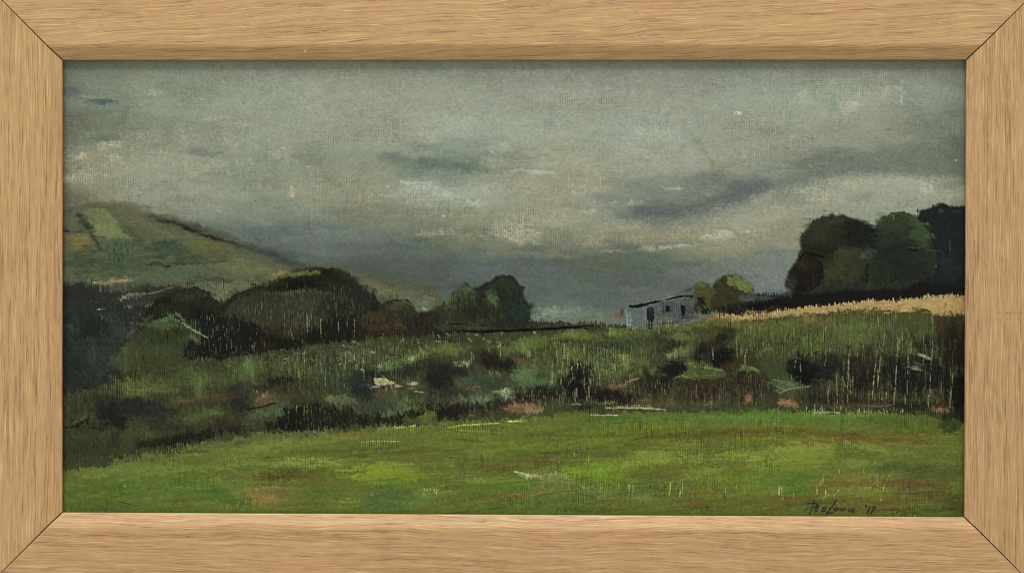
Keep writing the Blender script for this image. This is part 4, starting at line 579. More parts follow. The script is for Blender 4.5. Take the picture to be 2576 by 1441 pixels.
def meadow():
    B = blob; S = st
    area = [(140,1186),(290,1166),(400,1152),(560,1130),(700,1102),(850,1090),(1000,1074),(1150,1060),(1300,1050),(1480,1040),(1640,1036),(1750,1036),(1850,1032),(1950,1034),(2080,1036),(2200,1037),(2300,1042),(2380,1052),(2446,1064),(2446,1330),(140,1330)]
    fillp('f', area, (86,98,50), .98, 3, .5, 'v', MEADOW)
    G = [(92,106,52),(80,98,50),(100,112,58),(86,88,48),(72,94,50)]
    strokes('f', area, G, 520, 60, 4.5, -2, 5, .35, .1, 'h', 4, .3, 121)
    # d1 (left)
    B('d1',300,460,300,100,(52,60,44),.7,-6); B('d1',250,560,250,60,(60,70,46),.75,0,dry=.1,wv='v'); B('d1',950,520,480,50,(96,110,60),.75,-9); B('d1',1600,400,500,50,(98,108,58),.75,-9); B('d1',2200,310,400,50,(92,106,54),.75,-6); B('d1',700,640,400,60,(96,110,62),.8,-4); B('d1',1000,660,230,44,(106,116,66),.7,-4); B('d1',1300,590,250,34,(98,110,58),.6,-6); S('d1',[(330,725),(450,715),(580,705)],14,(122,132,84),.6,.2,'h'); B('d1',750,690,90,80,(84,110,64),.5)
    B('d1',2330,360,190,24,(128,112,64),.6,-12,dry=.2,wv='h'); B('d1',2100,440,200,40,(102,112,60),.6,-6); B('d1',2400,560,200,50,(110,124,60),.7,0,dry=.2,wv='v'); B('d1',2000,530,190,30,(112,124,62),.7,0,dry=.15,wv='h'); B('d1',1750,540,160,34,(98,114,56),.6,0,dry=.2,wv='v')
    B('d1',1250,780,500,130,(74,96,48),.85); B('d1',1150,830,260,60,(80,102,54),.6); B('d1',450,860,280,90,(70,88,46),.85); B('d1',700,860,110,90,(62,88,42),.7); B('d1',1650,870,200,70,(64,92,46),.8,10); B('d1',1800,950,150,50,(62,92,50),.7,10); B('d1',600,1010,420,50,(68,86,48),.8); B('d1',1350,970,300,60,(86,98,48),.7); B('d1',1100,920,130,20,(104,122,72),.5); B('d1',1230,840,40,20,(104,122,76),.5); B('d1',1900,860,70,80,(94,106,72),.5)
    B('d1',1750,700,300,50,(88,96,52),.6); B('d1',2200,720,330,50,(86,78,46),.8,2); B('d1',2300,700,260,16,(72,62,36),.6,3); B('d1',1950,690,130,30,(100,90,52),.5)
    fillp('d1',[(1960,830),(2100,810),(2300,830),(2400,870),(2420,980),(2250,990),(2130,960),(2020,930)],(122,104,68),.92,5,.5,'h'); B('d1',2280,920,110,60,(124,100,66),.6); B('d1',2080,970,120,20,(150,136,84),.6,14,dry=.35,wv='v'); B('d1',2430,840,140,14,(112,108,64),.6,8)
    reeds('d1',[(480,500),(1300,420),(1350,500),(600,590)],[(112,120,70),(84,96,54),(32,34,28)],120,8,1,2,.65,.3,122); reeds('d1',[(1500,520),(2573,440),(2573,620),(1600,640)],[(122,134,72),(96,108,56),(58,68,38)],130,9,1,2,.55,.32,123)
    B('d1',270,800,130,14,(96,108,78),.5,0,dry=.3); B('d1',755,790,14,10,(140,148,112),.7); B('d1',530,865,8,7,(150,156,124),.7); S('d1',[(670,955),(730,970),(800,990)],8,(46,56,34),.8); B('d1',160,800,26,10,(104,110,90),.6); B('d1',1840,870,8,12,(134,142,104),.7)
    # d2
    B('d2',300,260,300,24,(98,116,70),.7,-4); B('d2',700,300,420,50,(104,98,52),.7,-5); B('d2',400,330,260,40,(92,100,52),.6,-4); B('d2',1200,230,260,26,(112,122,58),.7,-4,dry=.1,wv='h'); B('d2',1050,215,160,14,(146,152,96),.7,-4,dry=.3,wv='h'); S('d2',[(1180,215),(1300,205),(1390,195)],9,(156,160,92),.8,.2,'h')
    S('d2',[(1710,215),(1850,190),(2050,178),(2230,168)],7,(172,170,110),.75,.15,'h',.6,thick=.6); S('d2',[(2310,152),(2490,150)],5,(184,182,124),.85,.15,'h'); B('d2',2450,130,70,8,(150,156,100),.7,0,dry=.35,wv='v'); S('d2',[(1920,92),(1990,90)],6,(132,134,100),.7,.2); B('d2',1490,110,70,40,(88,106,44),.8,0,n='v'); B('d2',1500,150,180,26,(84,98,48),.7); S('d2',[(1800,240),(2000,250),(2250,262)],8,(150,156,92),.6,.5,'v')
    S('d2',[(830,356),(950,352),(1220,352)],6,(150,152,96),.8,.4,'v'); B('d2',1900,330,460,26,(76,82,42),.7,2); B('d2',1700,300,500,30,(96,102,50),.6,2); B('d2',2100,400,420,70,(90,104,44),.8,0); B('d2',2400,400,240,60,(92,106,44),.7); B('d2',1000,420,420,60,(80,92,50),.7,-2); B('d2',1600,520,420,60,(84,84,46),.6); B('d2',1350,450,200,44,(88,82,50),.5)
    B('d2',380,560,360,60,(102,120,62),.75,0,dry=.15,wv='v'); B('d2',420,575,100,14,(150,162,98),.7,-8,dry=.2,wv='h'); B('d2',650,520,180,10,(120,130,74),.6,0,dry=.2,wv='h'); B('d2',150,540,150,50,(92,114,62),.6,0,dry=.2,wv='v'); B('d2',800,620,160,24,(128,134,72),.6,-6,dry=.2,wv='v'); S('d2',[(560,645),(720,650),(800,645)],8,(132,138,76),.7,.2,'h')
    fillp('d2',[(740,720),(830,650),(920,610),(1040,560),(1200,600),(1330,610),(1400,680),(1420,750),(1300,780),(1000,780),(850,770)],(106,120,46),.8,5,.5,'h'); B('d2',1100,680,220,50,(118,134,44),.7); B('d2',1000,610,90,34,(122,130,56),.6,-20,dry=.15,wv='v'); B('d2',760,712,50,9,(170,176,120),.8,0,dry=.1); B('d2',1250,770,200,16,(84,108,40),.6)
    B('d2',1650,650,250,60,(96,104,48),.6); B('d2',1750,590,100,34,(128,134,74),.6,24,dry=.3,wv='v'); B('d2',2200,620,330,60,(88,82,48),.8); B('d2',2150,680,260,30,(92,80,48),.6,0,dry=.2,wv='v'); B('d2',2300,560,250,60,(92,100,48),.6); B('d2',2050,740,150,24,(112,120,72),.7,0,dry=.35,wv='v')
    B('d2',250,680,300,60,(76,76,42),.75); B('d2',60,690,160,50,(70,68,38),.6); B('d2',500,690,250,20,(104,112,56),.6,0,dry=.25,wv='v'); B('d2',500,780,330,40,(92,86,50),.7); B('d2',300,880,330,60,(78,92,52),.7,0,dry=.15,wv='v'); B('d2',60,880,110,100,(98,96,66),.7,0,dry=.15,wv='v'); B('d2',200,1000,360,50,(96,96,54),.8,0,dry=.1,wv='v'); B('d2',660,980,200,60,(104,118,56),.75); B('d2',720,950,160,24,(118,122,72),.6,0,dry=.25,wv='h')
    fillp('d2',[(850,830),(950,790),(1150,800),(1330,830),(1400,900),(1350,1000),(1200,1070),(950,1070),(830,960)],(76,96,56),.92,5,.4,'h'); B('d2',1080,930,190,70,(78,96,60),.7); B('d2',945,882,18,9,(150,158,128),.8,0,e=.4); B('d2',1480,960,160,70,(82,110,62),.75); B('d2',1400,890,130,50,(96,120,72),.6,-30); B('d2',1560,1000,90,30,(90,106,62),.6)
    for x, l in [(1470,50),(1500,30),(1530,40),(1570,40),(1595,60)]: S('d2',[(x,830),(x-6,830+l)],5,(176,172,132),.75,.15,'v')
    B('d2',1580,830,80,16,(136,140,96),.5,0,dry=.3); B('d2',1450,900,50,14,(120,138,92),.6,-40); B('d2',1750,970,260,40,(86,86,50),.7,0,dry=.15,wv='v'); B('d2',1650,970,90,16,(120,118,76),.6,-10,dry=.3)
    B('d2',2330,810,260,60,(82,110,42),.85,-3); B('d2',2200,860,180,30,(84,100,46),.7); B('d2',2350,905,260,24,(108,84,52),.7,-2); B('d2',2150,930,260,30,(86,74,46),.7,0,dry=.1,wv='h'); B('d2',2250,1010,330,40,(70,92,42),.85); S('d2',[(2380,655),(2470,675),(2560,720)],9,(160,172,130),.85,.1)
    B('d2',1700,1040,300,26,(76,92,44),.8)
    # d3
    B('d3',1050,130,360,36,(62,90,52),.8,-2); B('d3',1700,110,400,44,(66,92,48),.8,-2); B('d3',2350,110,300,44,(74,104,56),.8); B('d3',2450,100,180,16,(92,124,70),.6); B('d3',1400,130,60,50,(86,112,70),.5); B('d3',2200,60,300,26,(58,74,44),.6); B('d3',700,70,300,26,(86,96,50),.7,-3); B('d3',350,210,160,16,(112,116,70),.6,0,dry=.3,wv='h'); B('d3',120,150,90,12,(140,146,86),.7,0,dry=.25,wv='h'); S('d3',[(0,150),(180,148)],6,(184,180,120),.8,.15,'h'); B('d3',280,140,30,26,(104,116,76),.5)
    S('d3',[(830,86),(950,88),(1110,86)],6,(182,174,144),.6,.2,'h'); S('d3',[(1000,20),(1300,12),(1450,16),(1600,30)],8,(176,170,136),.5,.3,'h')
    B('d3',1300,210,420,44,(90,110,38),.85,-3); B('d3',1700,240,200,26,(102,116,44),.7,-4); B('d3',1050,310,320,44,(104,112,46),.8,-5); B('d3',850,350,330,40,(94,104,42),.7,-5); B('d3',400,300,360,60,(82,84,46),.7); B('d3',500,260,320,24,(78,66,40),.6,-5); B('d3',200,400,250,60,(84,100,40),.75); B('d3',120,480,180,60,(76,100,40),.7)
    B('d3',1700,300,460,44,(84,74,42),.85,-2); B('d3',2300,300,330,60,(88,78,42),.85); B('d3',2000,360,360,16,(62,50,32),.6,0); B('d3',1400,330,200,26,(86,74,40),.6,-4); B('d3',2100,240,400,20,(84,92,40),.6); B('d3',2450,360,160,24,(98,108,42),.7); B('d3',1150,370,260,26,(66,76,38),.7,-6)
    B('d3',850,470,420,60,(76,84,50),.75,0,dry=.1,wv='v'); B('d3',350,530,250,70,(84,80,50),.7); B('d3',1900,420,350,40,(90,84,48),.7,0,dry=.1,wv='v'); B('d3',1350,420,200,34,(84,76,44),.6); B('d3',2250,480,320,44,(112,120,60),.8,0,dry=.1,wv='v'); B('d3',2450,520,160,60,(100,114,54),.7); B('d3',2200,590,330,44,(92,94,46),.7,0,dry=.15,wv='v'); B('d3',2050,480,160,14,(128,132,78),.6,0,dry=.3,wv='v')
    fillp('d3',[(650,640),(800,560),(1100,520),(1300,480),(1450,440),(1600,440),(1700,510),(1740,580),(1600,600),(1450,590),(1250,650),(1100,760),(950,790),(780,730),(680,690)],(98,120,48),.85,4,.4,'h'); B('d3',1500,510,190,60,(118,126,70),.75,-6); B('d3',1330,590,200,50,(112,120,58),.6,-14); B('d3',900,620,220,60,(98,126,36),.8,-6); B('d3',800,690,170,40,(92,124,36),.7); B('d3',1380,470,80,14,(150,156,100),.6,-4,dry=.2,wv='h'); B('d3',570,620,90,30,(106,122,40),.7); B('d3',1000,740,170,30,(82,110,40),.6)
    B('d3',1550,660,300,80,(80,84,44),.8,0,dry=.1,wv='v'); B('d3',1500,610,200,34,(92,90,44),.6); B('d3',1780,680,160,80,(100,94,46),.6,0,dry=.1,wv='v'); B('d3',2150,720,300,80,(104,118,50),.8); B('d3',1960,660,160,40,(98,112,52),.6); B('d3',2450,760,160,110,(92,116,44),.75)
    S('d3',[(60,655),(150,690),(250,720)],13,(156,168,128),.85,.1); B('d3',400,700,250,50,(140,152,116),.75,4,dry=.3,wv='v'); B('d3',250,700,130,18,(150,164,124),.7,8); B('d3',560,750,200,30,(120,132,98),.65,4,dry=.35,wv='v'); B('d3',350,660,130,14,(104,88,52),.6)
    B('d3',100,800,170,50,(74,102,44),.8); B('d3',130,890,190,24,(112,86,56),.75,-2); B('d3',40,920,140,20,(96,74,48),.6); B('d3',500,850,300,50,(104,106,78),.75,0,dry=.15,wv='v'); B('d3',380,840,110,40,(112,100,74),.6); B('d3',900,850,220,60,(92,116,74),.75,0,dry=.2,wv='h'); B('d3',750,940,260,24,(76,88,58),.7); B('d3',350,990,420,60,(68,92,50),.9); B('d3',650,1000,200,40,(70,92,54),.7)
    B('d3',1450,840,330,70,(70,84,50),.85,0,dry=.1,wv='v'); B('d3',1350,930,150,30,(104,124,86),.75,2); B('d3',1400,905,60,9,(140,156,120),.6,0,dry=.2); B('d3',1100,960,260,34,(100,82,44),.8); B('d3',1150,930,70,20,(112,86,42),.6); B('d3',1300,1010,330,40,(88,100,56),.75); B('d3',1750,960,220,50,(82,94,58),.7); B('d3',1900,1000,260,44,(92,76,44),.8); B('d3',1850,980,60,30,(106,74,40),.6); B('d3',2300,940,330,80,(92,98,48),.75,0,dry=.1,wv='v'); B('d3',2450,1010,200,50,(90,92,48),.8); B('d3',900,1040,300,24,(84,78,44),.7); B('d3',1950,850,110,60,(112,100,52),.6)
    reeds('d3',[(700,380),(2573,380),(2573,640),(1700,640),(900,540)],[(130,130,82),(110,114,66),(62,60,38)],190,10,1,2,.5,.36,124)
    reeds('d3',[(1100,760),(1900,760),(1900,920),(1100,920)],[(150,150,104),(120,122,82),(44,52,36)],100,12,1,3,.6,.34,125)
    reeds('d3',[(100,640),(800,700),(1000,880),(150,850)],[(150,158,118),(122,130,96),(60,68,46)],90,10,1,2,.55,.36,126)
    for x, y, l, q in [(1225,780,110,2),(1270,780,90,0),(1645,770,90,0),(1755,830,70,-14),(1770,770,70,0),(1635,850,50,0),(1880,840,70,-10),(1900,840,50,0),(2205,830,70,-8),(2330,760,70,-24),(820,500,50,0),(670,460,50,0),(1565,670,20,-4),(1740,870,40,0)]:
        S('d3',[(x,y),(x+q*.4,y+l/2),(x+q,y+l)],5.5,(172,164,118),.85,.1,'v',.4,thick=.8)
    # d4
    B('d4',500,110,500,50,(74,108,54),.85); B('d4',1000,130,400,60,(76,106,46),.8); B('d4',300,170,330,40,(76,104,42),.7); B('d4',1600,150,420,60,(66,86,46),.8); B('d4',1950,220,300,60,(74,88,38),.7,0,dry=.1,wv='v'); B('d4',1100,85,400,9,(134,152,104),.6,0,dry=.25,wv='v'); B('d4',860,60,60,20,(150,160,120),.7,0,dry=.25,wv='v'); B('d4',2150,160,150,90,(44,54,34),.75)
    B('d4',380,190,150,14,(140,122,78),.65,0,dry=.1,wv='h'); B('d4',250,188,90,14,(112,122,74),.5); B('d4',350,250,460,36,(84,76,40),.85); B('d4',1100,250,420,30,(88,80,42),.8); B('d4',300,330,330,50,(96,108,40),.8); B('d4',80,340,150,40,(92,104,40),.6); B('d4',1050,330,300,50,(106,78,48),.85,-2); B('d4',750,350,200,24,(104,76,44),.7,-8); B('d4',1600,330,420,70,(96,82,44),.8); B('d4',1900,380,260,60,(84,80,42),.7); B('d4',500,390,330,16,(84,74,38),.6,-5)
    fillp('d4',[(200,470),(420,440),(600,400),(800,380),(950,400),(1000,450),(980,540),(800,600),(500,640),(250,660),(100,560)],(112,122,58),.95,5,.4,'h'); B('d4',780,440,240,50,(112,128,66),.7); B('d4',350,440,100,7,(56,54,30),.6); B('d4',120,480,160,44,(122,130,68),.6,0,dry=.2,wv='v'); B('d4',100,600,160,50,(88,88,46),.7,0,dry=.2,wv='v'); B('d4',300,540,250,60,(106,120,56),.6)
    B('d4',450,640,360,60,(88,114,46),.8); B('d4',350,750,330,60,(92,116,56),.7); B('d4',640,770,140,110,(68,108,38),.85,0); B('d4',680,850,90,70,(66,106,38),.7); B('d4',450,860,140,60,(84,112,54),.6,0,n='v'); B('d4',130,800,200,90,(98,114,54),.7); B('d4',1000,560,220,60,(82,100,50),.7); B('d4',1350,480,330,50,(96,92,50),.7,0,dry=.15,wv='v'); B('d4',1700,500,360,60,(88,94,50),.65,0,dry=.1,wv='v'); B('d4',1500,600,250,40,(62,80,46),.8); B('d4',1250,440,190,30,(92,96,52),.6,0,dry=.2,wv='v')
    B('d4',1700,680,420,70,(78,82,52),.8); B('d4',1900,620,300,50,(70,76,48),.7); B('d4',1050,720,250,60,(96,90,48),.75); B('d4',1000,770,200,30,(100,82,44),.6); B('d4',1700,780,380,34,(94,72,47),.75,2); B('d4',1500,750,130,44,(98,74,46),.6); B('d4',1950,790,260,26,(92,64,46),.7); B('d4',2100,720,200,90,(70,72,44),.6); B('d4',1900,850,330,44,(80,78,48),.75)
    B('d4',1250,870,330,60,(104,112,56),.8); B('d4',1350,830,160,30,(112,116,58),.6); B('d4',900,830,190,90,(98,92,46),.7,0,dry=.15,wv='v'); B('d4',1000,900,140,30,(92,104,54),.6); B('d4',1600,900,260,34,(92,100,52),.6); B('d4',2050,930,250,60,(84,74,46),.8); B('d4',500,950,190,50,(94,82,46),.8); B('d4',150,950,200,50,(92,94,48),.7); B('d4',250,1030,360,40,(88,86,44),.8); B('d4',900,1010,300,60,(92,84,46),.8); B('d4',1600,970,260,24,(112,80,56),.75); B('d4',1350,960,220,30,(98,82,50),.6); B('d4',1500,1040,420,40,(84,72,42),.8); B('d4',1900,1040,330,50,(72,74,42),.8); B('d4',2200,1000,130,120,(66,66,38),.8)
    reeds('d4',[(1050,420),(2200,380),(2200,640),(1050,620)],[(124,128,78),(106,108,62),(62,64,40)],120,9,1,2,.45,.36,127)
    reeds('d4',[(0,460),(600,460),(600,940),(0,940)],[(128,136,82),(112,120,66),(74,82,42)],90,9,1,3,.4,.36,128)
    reeds('c4',[(700,1040),(1700,1050),(1700,1090),(700,1090)],[(140,160,118),(112,134,88),(160,172,136)],80,7,1,4,.7,.25,129); S('c4',[(865,1010),(870,1080)],5,(168,178,144),.8,.1,'v'); S('c4',[(793,1010),(796,1070)],5,(150,162,132),.7,.1,'v'); S('c4',[(780,1095),(900,1085),(1050,1092)],8,(150,168,118),.7,.15,'h')
    for x, y, l, q in [(430,790,110,2),(455,810,100,8),(475,900,50,-10),(578,870,90,2),(875,690,80,2),(905,840,70,-2),(815,800,90,0),(860,760,40,-10),(1045,630,50,0),(1285,640,40,0),(1420,755,40,-50),(1360,790,40,-6),(1540,700,60,-20),(1515,760,40,-10),(1490,810,50,-6),(1035,840,40,-20),(1005,870,40,-20),(945,880,30,-30),(890,900,50,-10),(1465,930,26,-4),(2135,830,30,-4),(10,760,60,-10)]:
        S('d4',[(x,y),(x+q*.4,y+l/2),(x+q,y+l)],5,(176,164,118),.85,.1,'v',.4,thick=.8)

def drag(pts, count, ln, w, ang, spread, jit=.14, a=.55, dry=.2, wv='v', shift=10, seed=1, thick=.3):
    """dry brush dragged through wet paint: each mark carries the colour it picked up close by"""
    rng = np.random.default_rng(seed)
    sl, m = poly('f', pts, 3, .2)
    jj, ii = np.nonzero(m > .5)
    j0, i0 = sl[0].start, sl[1].start
    for k in rng.integers(0, len(jj), count):
        j, i = jj[k] + j0, ii[k] + i0
        js = min(max(j + int(rng.normal(0, shift) / STEP), 0), NY - 1); is_ = min(max(i + int(rng.normal(0, shift) / STEP), 0), NX - 1)
        col = CAN[js, is_] * (1 + rng.normal(0, jit)) + rng.normal(0, 2.5, 3)
        t = np.radians(ang + rng.normal(0, spread)); l = ln * rng.uniform(.4, 1.6)
        x, y = X0 + i * STEP, Y0 + j * STEP
        dx, dy = np.cos(t) * l / 2, np.sin(t) * l / 2; b = rng.normal(0, .08)
        st('f', [(x - dx, y - dy), (x - dy * b, y + dx * b), (x + dx, y + dy)], w * rng.uniform(.5, 1.4), np.clip(col, 12, 235), a * rng.uniform(.5, 1), dry, wv, .7, .8, thick)

def ragged(k=1.):
    """ragged paint edges: bristles and threads carry every edge a little to and fro"""
    low = sstep(640, 780, GY)
    dx = k * (1.2 * N_FINE + 1.0 * fbm(5, 5, 2) + 1.5 * fbm(16, 12, 3))
    dy = k * (.9 * N_FINE + .9 * fbm(5, 5, 2) + 1.2 * fbm(14, 10, 2) + low * (1.9 * fbm(1.7, 12, 2) + 1.5 * (VX - .5)))
    px = np.clip((GX + dx - X0) / STEP, 0, NX - 1.01); py = np.clip((GY + dy - Y0) / STEP, 0, NY - 1.01)
    i = px.astype(int); j = py.astype(int); fx = (px - i)[..., None]; fy = (py - j)[..., None]
    CAN[:] = (CAN[j, i] * (1 - fx) + CAN[j, i + 1] * fx) * (1 - fy) + (CAN[j + 1, i] * (1 - fx) + CAN[j + 1, i + 1] * fx) * fy
    IDM[:] = IDM[np.round(py).astype(int), np.round(px).astype(int)]

def ribs(y0, y1, strength):
    """in the thin paint the upright threads of the canvas show as light ribs and dark gaps"""
    m = sstep(y0 - 20, y0 + 20, GY) * (1 - sstep(y1 - 20, y1 + 20, GY))
    m = m * np.clip(blur((IDM != SKY_).astype(np.float32), 1), 0, 1)
    md = (IDM == MEADOW).astype(np.float32)
    p = np.clip(.32 + .55 * fbm(60, 30, 3) + .25 * fbm(14, 14, 2), 0, 1.4) * m
    broken = np.clip(.75 + .4 * fbm(3, 18, 2), 0, 1.3)
    rib = sstep(.5, 1.0, WEAVE_V) * broken
    gap = sstep(.35, 0., WEAVE_V) * broken
    CAN[:] *= (1 - (.30 - .14 * md) * p * gap)[..., None]
    CAN[:] += (strength * p * rib)[..., None] * (.35 + CAN / 100.) * np.array([1.05, 1., .8])
    hr = sstep(.6, 1.0, VY + .2 * N_FINE) - .5
    CAN[:] *= (1 + .07 * np.clip(.3 + .5 * fbm(40, 40, 3), 0, 1) * m * hr)[..., None]

def lum(c): return (.3 * c[..., 0] + .59 * c[..., 1] + .11 * c[..., 2])[..., None]

def grade():
    """the mixed colours: earth greens leaning to yellow, deep warm darks, stray tints blended in"""
    land = (IDM != SKY_)
    land = np.clip(blur(land.astype(np.float32), 1), 0, 1)[..., None]
    L = lum(CAN); ch = CAN - L
    soft = np.stack([blur(blur(ch[..., k], 9), 9) for k in range(3)], -1)
    ch2 = .62 * ch + .38 * soft
    ch2 = ch2 * np.array([1.0, 1.0, 1.0])
    Ld = L * (.66 + .34 * sstep(28, 80, L))
    new = Ld + ch2 * np.clip(Ld / np.maximum(L, 1), .6, 1)
    green = sstep(0, 14, new[..., 1:2] - new[..., 2:3])
    hd = np.clip(blur(blur(((IDM == HEDGE) | (IDM == MEADOW)).astype(np.float32), 3), 3), 0, 1)[..., None]
    new = new * (1 + green * hd * np.array([.02, .0, -.07]))
    tr = np.clip(blur((IDM >= 20).astype(np.float32), 2), 0, 1)[..., None]
    new = new * (1 + tr * np.array([-.04, .035, .01]))
    sh_ = np.clip(blur(blur(((IDM == T_SHADE)).astype(np.float32), 8), 8), 0, 1)[..., None]
    new = new * (1 + .16 * sh_)
    md = (IDM == MEADOW)
    md = np.clip(blur(blur(md.astype(np.float32), 3), 3), 0, 1)[..., None]
    new = new * (1 + md * np.array([.05, .07, -.02]))
    CAN[:] = CAN * (1 - land) + new * land
    sky = CAN * np.array([1., .995, .975]); Ls = lum(sky)
    cs = sky - Ls; cs = cs * np.where(cs[..., 2:3] > -4, .62, .95)
    sky = Ls + cs + np.array([-4.2, -2.6, -3.2]) 
    CAN[:] = sky * (1 - land) + CAN * land

def feather():
    """tree rims worked wet into the sky"""
    t = np.isin(IDM, list(range(20, 32)) + [HILL]).astype(np.float32)
    b = blur(blur(t, 2), 2); ed = np.clip(4 * b * (1 - b), 0, 1) * np.clip(blur((GY < 800).astype(np.float32), 4), 0, 1)
    ed = (ed * np.clip(.65 + .35 * fbm(20, 20, 2), .2, 1))[..., None]
    sm = np.stack([blur(blur(CAN[..., q], 2), 1) for q in range(3)], -1)
    CAN[:] = CAN * (1 - ed) + sm * ed

def crisp(k, r):
    for q in range(3): CAN[..., q] += k * (CAN[..., q] - blur(CAN[..., q], r))

def paint_all():
    IDM[:] = SKY_
    sky()
    patch = fbm(55, 28, 3) + .6 * fbm(18, 12, 2)
    warm = np.clip((CAN[..., 0] - CAN[..., 2] - 4) / 16, -.3, 1.2)
    global LATE
    LATE = []
    hill(); far_field(); trees_left(); trees_mid(); trees_right(); stubble(); hedge()
    late1, LATE = LATE, None
    hedge_area = [(300,960),(560,905),(1000,850),(1560,830),(2060,800),(2420,800),(2420,1040),(1640,1040),(1000,1080),(560,1130),(170,1170),(170,900)]
    drag(hedge_area, 2600, 17, 1.7, 88, 22, .22, .6, .22, 'v', 9, 201)
    drag(hedge_area, 700, 11, 1.9, 10, 45, .2, .5, .2, 'h', 9, 202)
    drag([(340,840),(480,740),(800,690),(980,780),(980,880),(500,940),(340,940)], 900, 15, 1.6, 86, 16, .22, .5, .25, 'v', 7, 203)
    drag([(1990,640),(2020,560),(2400,530),(2420,730),(2000,740)], 500, 10, 2.2, 70, 45, .16, .45, .1, 'a', 8, 204)
    drag([(920,800),(1200,705),(1320,720),(1330,830),(920,860)], 350, 9, 1.7, 80, 35, .18, .5, .15, 'a', 7, 205)
    drag([(165,560),(240,520),(700,660),(700,740),(400,760),(165,760)], 500, 26, 2.2, 8, 14, .1, .45, .15, 'h', 8, 206)
    drag([(165,770),(330,780),(300,1150),(165,1180)], 300, 22, 3, 80, 30, .15, .4, .1, 'a', 10, 207)
    LATE = []
    meadow()
    mp = [(165,1210),(700,1120),(1640,1050),(2400,1070),(2400,1290),(165,1280)]
    strokes('f', mp, [(106,114,60),(118,124,74),(98,108,54),(90,100,50)], 190, 100, 4.5, -5, 5, .34, .12, 'h', 4, .3, 147)
    strokes('f', [(1750,1110),(2250,1090),(2350,1150),(2150,1230),(1750,1200)], [(116,126,66),(108,120,58),(124,130,76)], 46, 90, 6, -4, 5, .4, .1, 'h', 4, .3, 148)
    late2, LATE = LATE, None
    drag([(165,1200),(700,1110),(1640,1040),(2420,1070),(2420,1300),(165,1290)], 1500, 40, 2.4, -4, 6, .1, .5, .1, 'h', 9, 208)
    drag([(165,1200),(700,1110),(1640,1040),(2420,1070),(2420,1300),(165,1290)], 350, 9, 1.1, 88, 8, .14, .4, .32, 'v', 6, 209)
    ragged(); shed(); accents()
    for args in late1 + late2: st(*args)
    drag([(165,1215),(700,1125),(1640,1055),(2410,1080),(2410,1290),(165,1285)], 420, 120, 3.2, -4, 3, .13, .5, .1, 'h', 12, 210)
    drag([(165,1215),(700,1125),(1640,1055),(2410,1080),(2410,1290),(165,1285)], 260, 60, 1.6, -4, 5, .16, .5, .2, 'h', 12, 211)
    drag([(1100,860),(2400,830),(2400,1010),(1100,1040)], 500, 26, 2.2, 84, 14, .16, .45, .12, 'v', 12, 212)
    drag([(300,930),(1100,870),(1100,1040),(300,1120)], 350, 24, 2.4, 70, 30, .14, .45, .1, 'a', 12, 213)
    for pts, w, col, a in (
            ([(1390,1200),(1500,1180),(1620,1158),(1720,1150),(1770,1162)],9,(120,132,66),.6), ([(1850,1146),(2000,1126),(2120,1118),(2230,1130)],11,(116,130,66),.6), ([(1900,1172),(2050,1160),(2200,1165)],8,(110,124,60),.5),
            ([(300,1205),(450,1182),(620,1166),(780,1160)],9,(112,122,68),.6), ([(420,1150),(560,1132),(720,1116),(900,1102)],8,(108,118,66),.6), ([(760,1172),(900,1166),(1040,1168)],7,(122,132,68),.6),
            ([(890,1200),(980,1188),(1080,1192)],10,(116,130,50),.5), ([(1420,1182),(1500,1198),(1600,1205)],9,(100,132,42),.5), ([(1250,1130),(1500,1112),(1750,1108)],9,(104,116,46),.5), ([(1500,1060),(1800,1048),(2150,1050)],8,(84,116,58),.5),
            ([(1450,1098),(1750,1088),(2050,1090),(2330,1112)],7,(80,72,42),.5), ([(700,1140),(900,1132),(1100,1128)],6,(84,80,46),.5), ([(1150,1170),(1350,1160),(1450,1165)],8,(86,80,48),.5), ([(560,1205),(700,1198),(850,1205)],7,(84,78,46),.5),
            ([(2080,1214),(2230,1214),(2400,1222)],7,(100,70,50),.6), ([(1950,1250),(2150,1262),(2380,1258)],9,(88,72,46),.5), ([(1700,1262),(1900,1256),(2020,1262)],7,(90,78,46),.5), ([(2030,1222),(2080,1214)],6,(104,110,56),.5)):
        st('f', pts, w, col, a, .22, 'h', .6, 1.0, .4, .6)
    ragged(.15)
    grade()
    feather()
    crisp(.6, 2)
    weave_over(100, 640, .68, np.clip(.5 * patch + .8 * warm, -.6, 1.6))
    weave_over(640, 840, .45, .5 * patch)
    ribs(690, 1330, 9.)
    CAN[:] *= (1 + .030 * N_FINE + .003 * N_STREAK_H)[..., None]
    np.clip(CAN, 8, 240, out=CAN)
    rest = (IDM == SKY_) & ((GY > 826) | ((GX < 1000) & (GY > 790)) | ((GX < 600) & (GY > 650)))
    IDM[rest] = HEDGE
    IDM[(IDM == T_SHADE) & (GY > 1060)] = HEDGE
    IDM[(IDM == SKY_) & (GX > 1850) & (GY > 735)] = LINE
paint_all()
# ================================================================== scene
def lin(c):
    c = np.asarray(c, np.float64) / 255.
    return np.where(c <= .04045, c / 12.92, ((c + .055) / 1.055) ** 2.4)

scn = bpy.context.scene
COL = scn.collection
MM = .001
K = .00018                                   # metres per px of the rectified photograph
LW, LH = 2273 * K, 1144 * K                  # opening between the lips
RW = 29. * MM                               # width of a rail
PLANE = 2.7 * MM                             # paint surface behind the lip

